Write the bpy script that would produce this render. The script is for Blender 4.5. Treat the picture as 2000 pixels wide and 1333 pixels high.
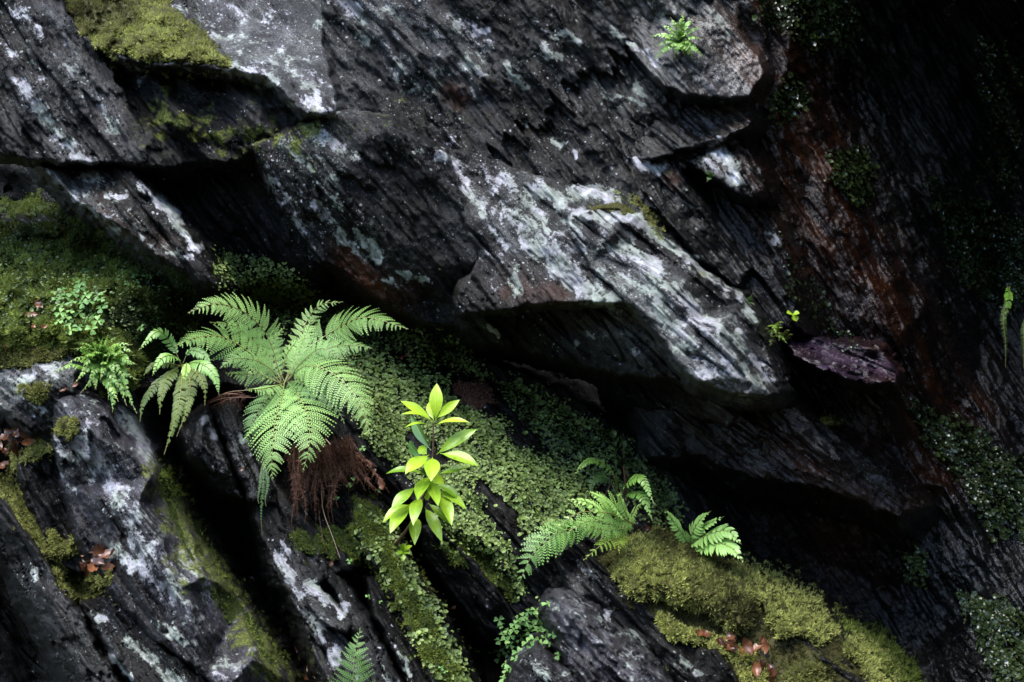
import bpy, math, random
import numpy as np
from mathutils import Vector, Matrix
from mathutils.geometry import delaunay_2d_cdt

for o in list(bpy.data.objects):
    bpy.data.objects.remove(o)
R = math.radians
scene = bpy.context.scene
COL = scene.collection

# ------------------------------------------------------------------ camera
FOCAL, CZ = 50.4, 1.6
cam_d = bpy.data.cameras.new('camera')
cam = bpy.data.objects.new('camera', cam_d)
COL.objects.link(cam)
cam.location = (0, 0, CZ)
cam.rotation_euler = (R(90), 0, 0)
cam_d.lens = FOCAL
cam_d.sensor_width = 36
cam_d.clip_start = 0.05
cam_d.clip_end = 2000
scene.camera = cam

# ------------------------------------------------------------------ sky and sun
SUN_EL, SUN_AZ = 66, -40          # elevation; azimuth: degrees left (-) / right (+) of straight behind the camera
world = bpy.data.worlds.new('World')
scene.world = world
world.use_nodes = True
wn = world.node_tree
bg = wn.nodes['Background']
sky = wn.nodes.new('ShaderNodeTexSky')
sky.sky_type = 'NISHITA'
sky.sun_disc = False
sky.sun_elevation = R(SUN_EL)
sky.sun_rotation = R(180 + SUN_AZ)
wn.links.new(sky.outputs['Color'], bg.inputs['Color'])
bg.inputs['Strength'].default_value = 0.15
sun_d = bpy.data.lights.new('sun', 'SUN')
sun_d.energy = 1.8
sun_d.angle = R(42)
sun_d.color = (1.0, 0.97, 0.92)
sun = bpy.data.objects.new('sun', sun_d)
COL.objects.link(sun)
_to = Vector((math.sin(R(SUN_AZ)) * math.cos(R(SUN_EL)), -math.cos(R(SUN_AZ)) * math.cos(R(SUN_EL)), math.sin(R(SUN_EL))))
sun.rotation_euler = _to.to_track_quat('Z', 'Y').to_euler()
vs = scene.view_settings
vs.view_transform = 'Standard'
vs.look = 'None'
vs.gamma = 1
vs.use_curve_mapping = False
vs.exposure = 2.4
scene.cycles.use_denoising = True
scene.cycles.max_bounces = 6
scene.cycles.transparent_max_bounces = 4
scene.cycles.sample_clamp_indirect = 4

# ------------------------------------------------------------------ helpers
KPX = 36 / FOCAL / 2000
CX, CY = 1000.0, 666.5


def W(px, py, d):
    """a point of the place, given the photograph pixel it shows at and its distance"""
    px, py, d = np.asarray(px, float), np.asarray(py, float), np.asarray(d, float)
    return np.stack([(px - CX) * KPX * d, d, CZ - (py - CY) * KPX * d], -1)


def V(px, py, d):
    return Vector(W(px, py, d).tolist())


def _hash(ix, iy, seed):
    h = (ix.astype(np.int64) * 374761393 + iy.astype(np.int64) * 668265263 + seed * 974711) & 0xffffffff
    h = ((h ^ (h >> 13)) * 1274126177) & 0xffffffff
    h = ((h ^ (h >> 16)) * 2246822519) & 0xffffffff
    return ((h ^ (h >> 15)) & 0xffffff) / float(0xffffff)


def noise(x, y, seed=0):
    ix, iy = np.floor(x), np.floor(y)
    fx, fy = x - ix, y - iy
    ux, uy = fx * fx * fx * (fx * (fx * 6 - 15) + 10), fy * fy * fy * (fy * (fy * 6 - 15) + 10)

    def g(dx, dy):
        a = _hash(ix + dx, iy + dy, seed) * 6.2831853
        return np.cos(a) * (fx - dx) + np.sin(a) * (fy - dy)
    a = g(0, 0) * (1 - ux) + g(1, 0) * ux
    b = g(0, 1) * (1 - ux) + g(1, 1) * ux
    return (a * (1 - uy) + b * uy) * 1.5


def fbm(x, y, seed=0, octv=4, gain=0.5):
    s, a, t = 0, 1.0, 0
    for k in range(octv):
        s = s + a * noise(x * 2 ** k, y * 2 ** k, seed + 17 * k)
        t += a
        a *= gain
    return s / t


def layers(t, seed, sharp=0.25):
    """random step per layer, joined by short ramps"""
    i = np.floor(t)
    f = t - i
    s = np.clip((f - (1 - sharp)) / sharp, 0, 1)
    s = s * s * (3 - 2 * s)
    z = np.zeros_like(i)
    return (_hash(i, z, seed) * (1 - s) + _hash(i + 1, z, seed) * s) - 0.5


def poly_sd(px, py, poly):
    """signed distance, positive inside"""
    P = np.asarray(poly, float)
    d2 = np.full(px.shape, 1e12)
    ins = np.zeros(px.shape, bool)
    n = len(P)
    for i in range(n):
        a, b = P[i], P[(i + 1) % n]
        e = b - a
        wx, wy = px - a[0], py - a[1]
        t = np.clip((wx * e[0] + wy * e[1]) / (e @ e + 1e-9), 0, 1)
        d2 = np.minimum(d2, (wx - e[0] * t) ** 2 + (wy - e[1] * t) ** 2)
        c = (a[1] > py) != (b[1] > py)
        if abs(e[1]) > 1e-9:
            xi = a[0] + (py - a[1]) * e[0] / e[1]
            ins ^= c & (px < xi)
    d = np.sqrt(d2)
    return np.where(ins, d, -d)


def seg_dist(px, py, pts):
    d2 = np.full(px.shape, 1e12)
    if len(pts) == 1:
        pts = [pts[0], (pts[0][0] + .1, pts[0][1])]
    for a, b in zip(pts[:-1], pts[1:]):
        ex, ey = b[0] - a[0], b[1] - a[1]
        wx, wy = px - a[0], py - a[1]
        t = np.clip((wx * ex + wy * ey) / (ex * ex + ey * ey + 1e-9), 0, 1)
        d2 = np.minimum(d2, (wx - ex * t) ** 2 + (wy - ey * t) ** 2)
    return np.sqrt(d2)


def facets(px, py, ctrl):
    """piecewise flat surface through the control points (x, y, depth)"""
    C = np.asarray(ctrl, float)
    x0, x1, y0, y1 = px.min() - 400, px.max() + 400, py.min() - 400, py.max() + 400
    pts = [tuple(c[:2]) for c in C]
    dep = list(C[:, 2])
    A = np.c_[C[:, :2] - C[:, :2].mean(0), np.ones(len(C))]
    w = np.linalg.lstsq(np.vstack([A, np.diag([30., 30., 0])]), np.r_[C[:, 2], 0, 0, 0], rcond=None)[0]
    m = C[:, :2].mean(0)
    for q in ((x0, y0), (x1, y0), (x1, y1), (x0, y1), ((x0 + x1) / 2, y0), ((x0 + x1) / 2, y1), (x0, (y0 + y1) / 2), (x1, (y0 + y1) / 2)):
        pts.append(q)
        k = np.argmin(((C[:, :2] - q) ** 2).sum(1))
        dep.append(0.3 * (w[0] * (q[0] - m[0]) + w[1] * (q[1] - m[1]) + w[2]) + 0.7 * C[k, 2])
    vv, _, ff, ov, _, _ = delaunay_2d_cdt([Vector(p) for p in pts], [], [], 0, 1e-5)
    D = [dep[o[0]] if o else 3.6 for o in ov]
    out = np.full(px.shape, np.nan)
    for f in ff:
        a, b, c = [np.array(vv[i][:]) for i in f]
        da, db, dc = [D[i] for i in f]
        det = (b[1] - c[1]) * (a[0] - c[0]) + (c[0] - b[0]) * (a[1] - c[1])
        if abs(det) < 1e-9:
            continue
        l1 = ((b[1] - c[1]) * (px - c[0]) + (c[0] - b[0]) * (py - c[1])) / det
        l2 = ((c[1] - a[1]) * (px - c[0]) + (a[0] - c[0]) * (py - c[1])) / det
        l3 = 1 - l1 - l2
        k = (l1 >= -1e-6) & (l2 >= -1e-6) & (l3 >= -1e-6)
        out[k] = (l1 * da + l2 * db + l3 * dc)[k]
    out[np.isnan(out)] = C[:, 2].mean()
    return out


# ------------------------------------------------------------------ what grows on and stains the stone
# strokes: (points, half width, strength); laid in the place's own frame, shared by every rock they cross
LICHEN = [
    # broad faint crusts
    ([(1130, 440), (1300, 560), (1480, 740)], 75, .46), ([(900, 320), (1050, 450), (1200, 570)], 95, .40), ([(400, 10), (630, 190)], 100, .40), ([(20, 10), (120, 180), (180, 310)], 60, .34), ([(700, 20), (860, 150)], 80, .36),
    ([(1000, 40), (1200, 220)], 90, .30), ([(1330, 20), (1440, 150)], 60, .36), ([(540, 300), (720, 500)], 70, .32), ([(160, 800), (330, 1120), (450, 1330)], 70, .42), ([(560, 1080), (690, 1320)], 50, .36), ([(1100, 1180), (1300, 1333)], 70, .40), ([(1020, 1290), (1120, 1333)], 40, .42),
    ([(100, 340), (360, 500)], 40, .36), ([(250, 1220), (380, 1333)], 40, .36), ([(20, 720), (130, 760)], 40, .4), ([(760, 280), (980, 380)], 70, .26), ([(1240, 330), (1420, 540)], 50, .24),
    # pale top slab
    ([(380, 20), (520, 120), (620, 200)], 75, .42), ([(470, 20), (600, 140)], 70, .40), ([(440, 130), (520, 155)], 18, .8), ([(560, 40), (640, 60)], 50, .4),
    ([(600, 190), (650, 215)], 18, .75), ([(690, 30), (720, 80)], 25, .60), ([(640, 0), (700, 10)], 20, .55),
    ([(720, 60), (790, 130)], 24, .48), ([(880, 40), (950, 90), (900, 130)], 34, .42), ([(760, 20), (860, 60)], 30, .4),
    # left wall
    ([(30, 20), (110, 90), (150, 170)], 26, .5), ([(40, 160), (100, 250), (150, 300)], 26, .52), ([(90, 150), (60, 175)], 16, .5),
    ([(150, 130), (200, 220), (235, 260)], 12, .55), ([(140, 300), (170, 315)], 14, .6), ([(250, 130), (290, 150)], 16, .6), ([(330, 130), (420, 150)], 10, .45),
    ([(10, 100), (70, 130)], 18, .4),
    # below the crack
    ([(95, 330), (160, 400), (230, 450)], 8, .62), ([(170, 340), (230, 385)], 20, .6), ([(310, 385), (385, 490)], 12, .85), ([(300, 480), (370, 510)], 8, .5),
    ([(265, 350), (290, 380)], 12, .5), ([(330, 490), (370, 505)], 6, .7),
    # dark face, spotted
    ([(600, 260), (660, 290)], 18, .6), ([(490, 280), (500, 300)], 6, .6), ([(520, 340), (570, 400), (600, 470)], 18, .55), ([(580, 300), (620, 330)], 14, .55), ([(660, 350), (650, 400)], 16, .5),
    ([(620, 400), (680, 480), (740, 510)], 16, .6), ([(690, 450), (740, 500)], 10, .7), ([(640, 370), (700, 450)], 30, .42), ([(780, 530), (830, 550)], 10, .55), ([(745, 545), (760, 550)], 6, .7),
    ([(520, 330), (620, 490)], 34, .46), ([(560, 280), (700, 320)], 40, .46), ([(640, 380), (760, 540)], 50, .4), ([(800, 290), (820, 300)], 9, .6),
    # centre
    ([(760, 130), (790, 170)], 14, .5), ([(800, 170), (850, 180)], 16, .45), ([(930, 130), (950, 150)], 14, .5), ([(920, 160), (935, 200)], 9, .6), ([(985, 130), (1030, 170)], 10, .55), ([(930, 55), (950, 60)], 12, .7),
    ([(1025, 240), (1030, 242)], 6, .8), ([(1080, 270), (1095, 280)], 8, .7), ([(1115, 300), (1120, 310)], 6, .7), ([(1060, 90), (1090, 110)], 12, .6), ([(1100, 60), (1130, 80)], 10, .7),
    ([(1160, 150), (1185, 190), (1215, 190), (1250, 210)], 10, .6), ([(1240, 160), (1265, 190)], 8, .6), ([(1200, 60), (1250, 100), (1290, 120)], 10, .62), ([(1080, 70), (1100, 75)], 8, .7),
    ([(1040, 40), (1070, 60)], 8, .5), ([(1090, 120), (1110, 150)], 10, .5),
    # broad lichened slab
    ([(865, 300), (900, 340), (920, 380), (950, 420)], 17, .66), ([(985, 350), (1030, 390), (1060, 430)], 20, .62), ([(1040, 370), (1090, 390)], 26, .75), ([(1120, 380), (1170, 370), (1200, 390)], 22, .72),
    ([(1020, 470), (1080, 500), (1130, 560), (1190, 580)], 32, .66), ([(980, 400), (1050, 450), (1100, 540)], 26, .6), ([(1000, 540), (1010, 570)], 13, .8), ([(960, 450), (990, 480)], 9, .6),
    ([(1050, 440), (1150, 500)], 20, .6), ([(1090, 400), (1120, 410)], 10, .6), ([(950, 500), (970, 560)], 20, .38), ([(930, 440), (1000, 520)], 34, .36),
    # bright blade
    ([(1125, 420), (1180, 425), (1240, 420)], 15, .78), ([(1210, 425), (1250, 440)], 12, .8), ([(1220, 480), (1290, 540), (1350, 590), (1410, 650), (1430, 730)], 17, .76),
    ([(1250, 430), (1320, 490), (1380, 540), (1450, 590), (1475, 630)], 14, .70), ([(1280, 590), (1330, 660), (1390, 720)], 34, .64), ([(1240, 540), (1290, 600)], 24, .52),
    ([(1440, 650), (1490, 740)], 12, .62), ([(1400, 640), (1460, 730), (1500, 765)], 9, .6), ([(1150, 450), (1230, 520)], 20, .45),
    # lower block
    ([(1205, 620), (1230, 650)], 12, .66), ([(1240, 670), (1245, 690)], 8, .85), ([(1130, 640), (1160, 660)], 8, .6), ([(1160, 610), (1190, 650)], 18, .42), ([(960, 640), (975, 655)], 8, .7), ([(1120, 670), (1125, 672)], 6, .8),
    # upper right
    ([(1395, 290), (1420, 310), (1440, 350)], 15, .95), ([(1375, 310), (1400, 330)], 12, .6), ([(1240, 320), (1290, 330)], 12, .66), ([(1325, 325), (1330, 330)], 7, .9),
    ([(1380, 20), (1420, 60)], 32, .5), ([(1280, 20), (1350, 60)], 30, .4), ([(1400, 100), (1440, 130)], 20, .45), ([(1505, 455), (1520, 475)], 8, .9), ([(1300, 20), (1340, 30)], 20, .5),
    # lower slabs
    ([(170, 900), (230, 960), (290, 1070), (350, 1160)], 34, .60), ([(240, 800), (300, 900)], 20, .72), ([(270, 850), (330, 960)], 16, .66), ([(170, 860), (190, 920)], 16, .7), ([(230, 1080), (280, 1120)], 20, .72),
    ([(300, 1130), (320, 1160)], 14, .6), ([(360, 1080), (410, 1160)], 16, .62), ([(365, 1180), (400, 1200)], 12, .6), ([(160, 790), (175, 850)], 12, .55), ([(220, 950), (260, 1010)], 30, .58),
    ([(490, 1262), (492, 1268)], 6, .8), ([(310, 1220), (360, 1260)], 9, .66), ([(250, 1250), (300, 1290), (350, 1333)], 16, .6), ([(175, 1200), (200, 1215)], 12, .62), ([(200, 1270), (260, 1333)], 6, .66),
    ([(330, 1310), (350, 1333)], 20, .68),
    ([(40, 760), (110, 720)], 26, .6), ([(60, 800), (100, 820)], 16, .5), ([(100, 830), (140, 900)], 10, .5), ([(68, 1118)], 12, .95), ([(110, 910), (150, 960)], 10, .5),
    # middle slabs
    ([(535, 1080), (590, 1170), (640, 1250)], 12, .66), ([(600, 1140), (640, 1170)], 16, .66), ([(620, 1220), (660, 1290)], 20, .64), ([(655, 1180), (670, 1200)], 8, .7), ([(780, 1270), (800, 1320)], 8, .72), ([(545, 1060), (570, 1090)], 10, .6),
    ([(400, 820), (420, 850)], 14, .6), ([(470, 840), (480, 860)], 10, .65), ([(740, 1290), (770, 1333)], 8, .55), ([(640, 1150), (680, 1190)], 12, .45),
    # lower right rocks
    ([(1130, 1100), (1190, 1150)], 7, .55), ([(1185, 1200), (1190, 1205)], 5, .9), ([(1160, 1290), (1230, 1333)], 14, .5), ([(1210, 1240), (1260, 1270)], 8, .55), ([(1030, 1290), (1080, 1333)], 22, .5), ([(1100, 1210), (1150, 1230)], 20, .36),
    ([(1330, 1290), (1370, 1320)], 10, .62), ([(1160, 1250), (1200, 1280)], 18, .4), ([(1280, 880), (1330, 820)], 20, .2), ([(1230, 1230), (1300, 1300)], 8, .5),
]
FILM = [   # thin green algae and moss film
    ([(300, 230), (420, 260), (600, 270)], 70, .75), ([(470, 180), (650, 225)], 26, .6), ([(330, 190), (380, 240)], 60, .65), ([(700, 250), (830, 150), (950, 190)], 36, .5), ([(950, 180), (1050, 250)], 60, .5), ([(720, 60), (900, 280)], 90, .4),
    ([(480, 300), (620, 260), (760, 240)], 22, .6), ([(540, 350), (700, 520)], 80, .45), ([(240, 850), (300, 900), (380, 1080)], 16, .35),
    ([(320, 930), (390, 1080), (470, 1200), (560, 1340)], 55, .95), ([(320, 1090), (365, 1160)], 13, .9), ([(380, 1060), (420, 1130)], 14, .7), ([(310, 1180), (350, 1220)], 16, .5), ([(240, 1180), (260, 1240)], 18, .4),
    ([(480, 1080), (560, 1230), (640, 1333)], 26, .6), ([(560, 1060), (640, 1120)], 26, .55), ([(700, 1000), (760, 1090)], 60, .7), ([(650, 1000), (720, 1100)], 40, .5),
    ([(1205, 380), (1250, 400), (1300, 470)], 12, .9), ([(1160, 400), (1200, 405)], 9, .8), ([(1380, 540), (1440, 580)], 14, .7), ([(1405, 200), (1445, 250)], 9, .7), ([(1290, 310), (1320, 360)], 10, .6),
    ([(1140, 1160), (1300, 1290)], 30, .18), ([(100, 360), (140, 400)], 10, .4), ([(740, 1200), (800, 1290)], 24, .5),
]
RUST = [   # iron seep
    ([(1350, 830), (1600, 930), (1760, 1000)], 40, .4), ([(1550, 980), (1700, 1100)], 60, .3),
    ([(1500, 60), (1560, 260), (1640, 480), (1760, 680), (1850, 820)], 75, .75), ([(1560, 330), (1620, 480)], 60, .9), ([(1480, 100), (1510, 130)], 30, .7), ([(1660, 560), (1760, 620)], 50, .5), ([(1740, 700), (1780, 800)], 20, .7),
    ([(680, 520), (780, 590)], 30, .6), ([(880, 170), (900, 190)], 14, .8), ([(1000, 560), (1100, 580)], 22, .3), ([(1480, 800), (1560, 880)], 30, .35), ([(1700, 850), (1850, 950)], 36, .5),
    ([(1850, 700), (1930, 850)], 40, .3), ([(210, 410), (260, 450)], 22, .35), ([(270, 460), (330, 480)], 16, .4), ([(1470, 430), (1500, 460)], 16, .45), ([(1310, 345), (1315, 370)], 8, .6),
]
WET = [([(1450, 60), (1560, 300), (1650, 520), (1760, 700), (1900, 1000), (1990, 1300)], 210, 1.0), ([(1480, 830), (1700, 960)], 120, 1.0), ([(1560, 690), (1740, 720)], 90, 1.15), ([(1380, 340), (1480, 560)], 70, .6),
       ([(1150, 150), (1260, 200)], 60, .35), ([(400, 850), (480, 920)], 50, .6), ([(1200, 470), (1500, 740)], 60, .25), ([(1130, 1150), (1200, 1300)], 60, .3), ([(60, 200), (140, 300)], 60, .25)]
PALE = [   # paler stone
    ([(1600, 690), (1740, 720)], 30, .12), ([(170, 800), (330, 1080), (500, 1330)], 60, .25), ([(560, 1080), (690, 1320)], 40, .3), ([(20, 1010), (220, 1330)], 30, .25), ([(1130, 440), (1300, 560)], 50, .4), ([(1480, 900), (1700, 950)], 30, .25),
    ([(420, 0), (630, 180)], 80, .62), ([(740, 20), (920, 120)], 60, .4), ([(1200, 560), (1420, 740)], 70, .8), ([(1000, 430), (1180, 570)], 80, .45), ([(1330, 30), (1440, 150)], 70, .6), ([(250, 800), (340, 980)], 26, 1.0),
    ([(20, 740), (130, 710)], 50, .9), ([(100, 20), (240, 280)], 30, .35), ([(1280, 820), (1330, 880)], 40, .3), ([(80, 330), (300, 500)], 26, .3), ([(360, 1080), (420, 1170)], 20, .6), ([(1090, 1200), (1250, 1330)], 60, .25),
]


def strokes(px, py, L, seed):
    out = np.zeros(px.shape)
    x0, x1, y0, y1 = px.min(), px.max(), py.min(), py.max()
    qx = px + 22 * fbm(px / 48, py / 48, seed + 3, 4, .65)
    qy = py + 22 * fbm(px / 48, py / 48, seed + 9, 4, .65)
    brk = np.clip(.92 + .75 * fbm(px / 30, py / 30, seed + 14, 4, .65), .45, 1.15)
    for pts, w, s in L:
        xs, ys = [p[0] for p in pts], [p[1] for p in pts]
        if max(xs) < x0 - 2 * w or min(xs) > x1 + 2 * w or max(ys) < y0 - 2 * w or min(ys) > y1 + 2 * w:
            continue
        d = seg_dist(qx, qy, pts)
        v = s * np.exp(-.5 * (d / (w * .85)) ** 2)
        out = np.maximum(out, v)
    return np.clip(out * brk, 0, 1)


# ------------------------------------------------------------------ materials
MATS = {}


def newmat(name):
    m = bpy.data.materials.new(name)
    m.use_nodes = True
    MATS[name] = m
    nt = m.node_tree
    b = nt.nodes['Principled BSDF']

    class N:
        pass
    h = N()
    h.m, h.nt, h.b = m, nt, b

    def node(t, **kw):
        n = nt.nodes.new(t)
        for k, v in kw.items():
            setattr(n, k, v)
        return n

    def link(a, c):
        nt.links.new(a, c)

    def put(sock, v):
        if isinstance(v, bpy.types.NodeSocket):
            link(v, sock)
        else:
            sock.default_value = v

    def math_(op, a, c=0.0, d=0.0, clamp=False):
        n = node('ShaderNodeMath', operation=op)
        n.use_clamp = clamp
        put(n.inputs[0], a)
        put(n.inputs[1], c)
        put(n.inputs[2], d)
        return n.outputs[0]

    def mix(f, a, c, bt='MIX'):
        n = node('ShaderNodeMix', data_type='RGBA', blend_type=bt)
        put(n.inputs[0], f)
        for i, v in ((6, a), (7, c)):
            put(n.inputs[i], v if isinstance(v, bpy.types.NodeSocket) else (*v[:3], 1))
        return n.outputs[2]

    def attr(name):
        n = node('ShaderNodeAttribute', attribute_name=name)
        return n

    def tex(vec, scale, detail=4, rough=.55, dist=0.0):
        n = node('ShaderNodeTexNoise')
        n.inputs['Scale'].default_value = scale
        n.inputs['Detail'].default_value = detail
        n.inputs['Roughness'].default_value = rough
        n.inputs['Distortion'].default_value = dist
        if vec is not None:
            link(vec, n.inputs['Vector'])
        return n

    def ramp(v, lo, hi, a=0.0, c=1.0):
        n = node('ShaderNodeMapRange')
        n.interpolation_type = 'SMOOTHSTEP'
        put(n.inputs[0], v)
        put(n.inputs[1], lo)
        put(n.inputs[2], hi)
        n.inputs[3].default_value = a
        n.inputs[4].default_value = c
        return n.outputs[0]
    h.node, h.link, h.put, h.math, h.mix, h.attr, h.tex, h.ramp = node, link, put, math_, mix, attr, tex, ramp
    return h


def rock_material(name='slate', mul=(1, 1, 1), wet0=0.0):
    h = newmat(name)
    geo = h.node('ShaderNodeNewGeometry')
    pos = geo.outputs['Position']
    fol = h.attr('fol').outputs['Vector']
    lich = h.attr('lichen').outputs['Fac']
    film = h.attr('film').outputs['Fac']
    rust = h.attr('rust').outputs['Fac']
    wet = h.math('ADD', h.attr('wet').outputs['Fac'], wet0, clamp=True)
    pale = h.attr('pale').outputs['Fac']
    streak = h.tex(fol, 13, 5, .66).outputs['Fac']
    streak2 = h.tex(fol, 48, 4, .65).outputs['Fac']
    blot = h.tex(pos, 5, 4, .6).outputs['Fac']
    fine = h.tex(pos, 140, 4, .7).outputs['Fac']
    base = h.mix(h.ramp(streak, .40, .66), (.0013, .0012, .0010), (.0064, .0062, .0058))
    base = h.mix(h.ramp(blot, .50, .70, 0, .55), base, (.0085, .0068, .0040))
    base = h.mix(h.math('MULTIPLY', h.ramp(streak2, .53, .66), .55), base, (.017, .0163, .0190))
    palec = h.mix(h.ramp(fine, .35, .65), (.06, .06, .06), (.15, .153, .145))
    palec = h.mix(h.ramp(blot, .42, .62), palec, (.075, .071, .077))
    base = h.mix(h.math('MULTIPLY', pale, h.ramp(streak, .38, .60, .25, 1)), base, palec)
    grain = h.tex(pos, 330, 3, .75).outputs['Fac']
    base = h.mix(1, base, h.mix(h.ramp(grain, .34, .66), tuple(.30 * c for c in mul), tuple(2.0 * c for c in mul)), 'MULTIPLY')
    # rust
    rn = h.tex(fol, 16, 6, .6).outputs['Fac']
    rustc = h.mix(h.ramp(rn, .35, .7), (.010, .0036, .0018), (.075, .022, .006))
    base = h.mix(h.math('MULTIPLY', rust, h.ramp(blot, .35, .6, .55, 1)), base, rustc)
    # lichen: crusts where painted density beats the noise, plus round spots; specks below also paint glints
    crust = h.tex(pos, 30, 6, .72, .2).outputs['Fac']
    crust2 = h.tex(fol, 36, 5, .72).outputs['Fac']
    cr = h.math('ADD', h.math('MULTIPLY', crust, .36), h.math('ADD', h.math('MULTIPLY', crust2, .42), h.math('MULTIPLY', fine, .22)))
    thr = h.math('MULTIPLY_ADD', lich, -.47, .698)
    m1 = h.ramp(h.math('SUBTRACT', cr, thr), -.01, .075)
    m1 = h.math('MULTIPLY', m1, h.ramp(lich, .02, .2))
    vor = h.node('ShaderNodeTexVoronoi')
    vor.inputs['Scale'].default_value = 95
    wv = h.node('ShaderNodeVectorMath', operation='ADD')
    nz = h.tex(pos, 60, 3)
    sc = h.node('ShaderNodeVectorMath', operation='SCALE')
    h.link(nz.outputs['Color'], sc.inputs[0])
    sc.inputs['Scale'].default_value = .012
    h.link(pos, wv.inputs[0])
    h.link(sc.outputs[0], wv.inputs[1])
    h.link(wv.outputs[0], vor.inputs['Vector'])
    sepc = h.node('ShaderNodeSeparateColor')
    h.link(vor.outputs['Color'], sepc.inputs[0])
    dens = h.ramp(h.tex(pos, 7, 4, .6).outputs['Fac'], .45, .75)
    has = h.math('LESS_THAN', sepc.outputs[0], h.math('MULTIPLY_ADD', lich, .45, h.math('MULTIPLY', dens, .30)))
    rad = h.math('MULTIPLY_ADD', sepc.outputs[1], .32, .08)
    m2 = h.math('MULTIPLY', has, h.ramp(h.math('SUBTRACT', rad, vor.outputs['Distance']), 0, .08))
    m2 = h.math('MULTIPLY', m2, h.ramp(h.math('ADD', rust, h.math('MULTIPLY', wet, .6)), .1, .5, 1, 0))
    vor2 = h.node('ShaderNodeTexVoronoi')
    vor2.inputs['Scale'].default_value = 230
    h.link(wv.outputs[0], vor2.inputs['Vector'])
    sep2 = h.node('ShaderNodeSeparateColor')
    h.link(vor2.outputs['Color'], sep2.inputs[0])
    has2 = h.math('LESS_THAN', sep2.outputs[0], h.math('MULTIPLY_ADD', lich, .45, h.math('MULTIPLY_ADD', dens, .40, .05)))
    m3 = h.math('MULTIPLY', has2, h.ramp(vor2.outputs['Distance'], .12, .34, .8, 0))  # fine bright specks: lichen dots plus glints painted into the colour
    fn0 = h.tex(fol, 60, 4, .7).outputs['Fac']
    lm = h.math('MAXIMUM', h.math('MAXIMUM', m1, m2), m3)
    lcol = h.mix(h.ramp(h.tex(pos, 11, 3).outputs['Fac'], .42, .6), (.225, .255, .22), (.32, .315, .35))
    lcol = h.mix(h.ramp(fine, .3, .7), h.mix(.5, lcol, (.16, .16, .15)), lcol)
    lcol = h.mix(h.ramp(lich, .70, 1.0, 0, .8), lcol, (.64, .64, .70))
    col = h.mix(h.math('MULTIPLY', lm, h.ramp(fn0, .35, .6, .5, .95)), base, lcol)
    # green film
    fn = h.tex(pos, 26, 7, .65).outputs['Fac']
    fm = h.ramp(h.math('SUBTRACT', fn, h.math('MULTIPLY_ADD', film, -.55, .82)), 0, .16)
    fm = h.math('MULTIPLY', fm, h.ramp(film, .02, .15))
    fcol = h.mix(h.ramp(fine, .38, .62), (.016, .022, .006), (.10, .115, .022))
    col = h.mix(h.math('MULTIPLY', fm, .9), col, fcol)
    h.link(col, h.b.inputs['Base Color'])
    rough = h.math('SUBTRACT', h.math('MULTIPLY_ADD', fine, .25, .42), h.math('MULTIPLY', wet, .38))
    rough = h.math('MULTIPLY_ADD', h.math('MAXIMUM', lm, fm), h.math('SUBTRACT', .85, rough), rough)
    h.link(rough, h.b.inputs['Roughness'])
    h.link(h.math('MULTIPLY_ADD', wet, .50, .11), h.b.inputs['Specular IOR Level'])
    b1 = h.node('ShaderNodeBump')
    b1.inputs['Strength'].default_value = .85
    b1.inputs['Distance'].default_value = .012
    hgt = h.math('ADD', h.math('MULTIPLY', streak2, .8), h.math('ADD', h.math('ADD', h.math('MULTIPLY', fine, .30), h.math('MULTIPLY', grain, h.math('MULTIPLY_ADD', wet, -.06, .10))), h.math('MULTIPLY', streak, .55)))
    h.link(hgt, b1.inputs['Height'])
    h.link(b1.outputs[0], h.b.inputs['Normal'])


def leaf_material(name, c0, c1, rough=.45, trans=.35, var=.25, spec=.5, coat=0.0):
    """c0..c1 by the leaf's own tint attribute"""
    h = newmat(name)
    t = h.attr('tint').outputs['Fac']
    geo = h.node('ShaderNodeNewGeometry')
    n = h.tex(geo.outputs['Position'], 90, 3).outputs['Fac']
    col = h.mix(h.math('ADD', t, h.math('MULTIPLY_ADD', n, var, -var * .5), clamp=True), c0, c1)
    h.link(col, h.b.inputs['Base Color'])
    h.b.inputs['Roughness'].default_value = rough
    h.b.inputs['Specular IOR Level'].default_value = spec
    h.b.inputs['Coat Weight'].default_value = coat
    h.b.inputs['Coat Roughness'].default_value = .2
    out = h.nt.nodes['Material Output']
    tr = h.node('ShaderNodeBsdfTranslucent')
    h.link(col, tr.inputs['Color'])
    mx = h.node('ShaderNodeMixShader')
    mx.inputs[0].default_value = trans
    h.link(h.b.outputs[0], mx.inputs[1])
    h.link(tr.outputs[0], mx.inputs[2])
    h.link(mx.outputs[0], out.inputs['Surface'])


def plain_material(name, c0, c1, scale=60, rough=.8, bump=.3):
    h = newmat(name)
    geo = h.node('ShaderNodeNewGeometry')
    n = h.tex(geo.outputs['Position'], scale, 6, .65).outputs['Fac']
    h.link(h.mix(h.ramp(n, .35, .65), c0, c1), h.b.inputs['Base Color'])
    h.b.inputs['Roughness'].default_value = rough
    b1 = h.node('ShaderNodeBump')
    b1.inputs['Strength'].default_value = bump
    b1.inputs['Distance'].default_value = .01
    h.link(n, b1.inputs['Height'])
    h.link(b1.outputs[0], h.b.inputs['Normal'])


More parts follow.
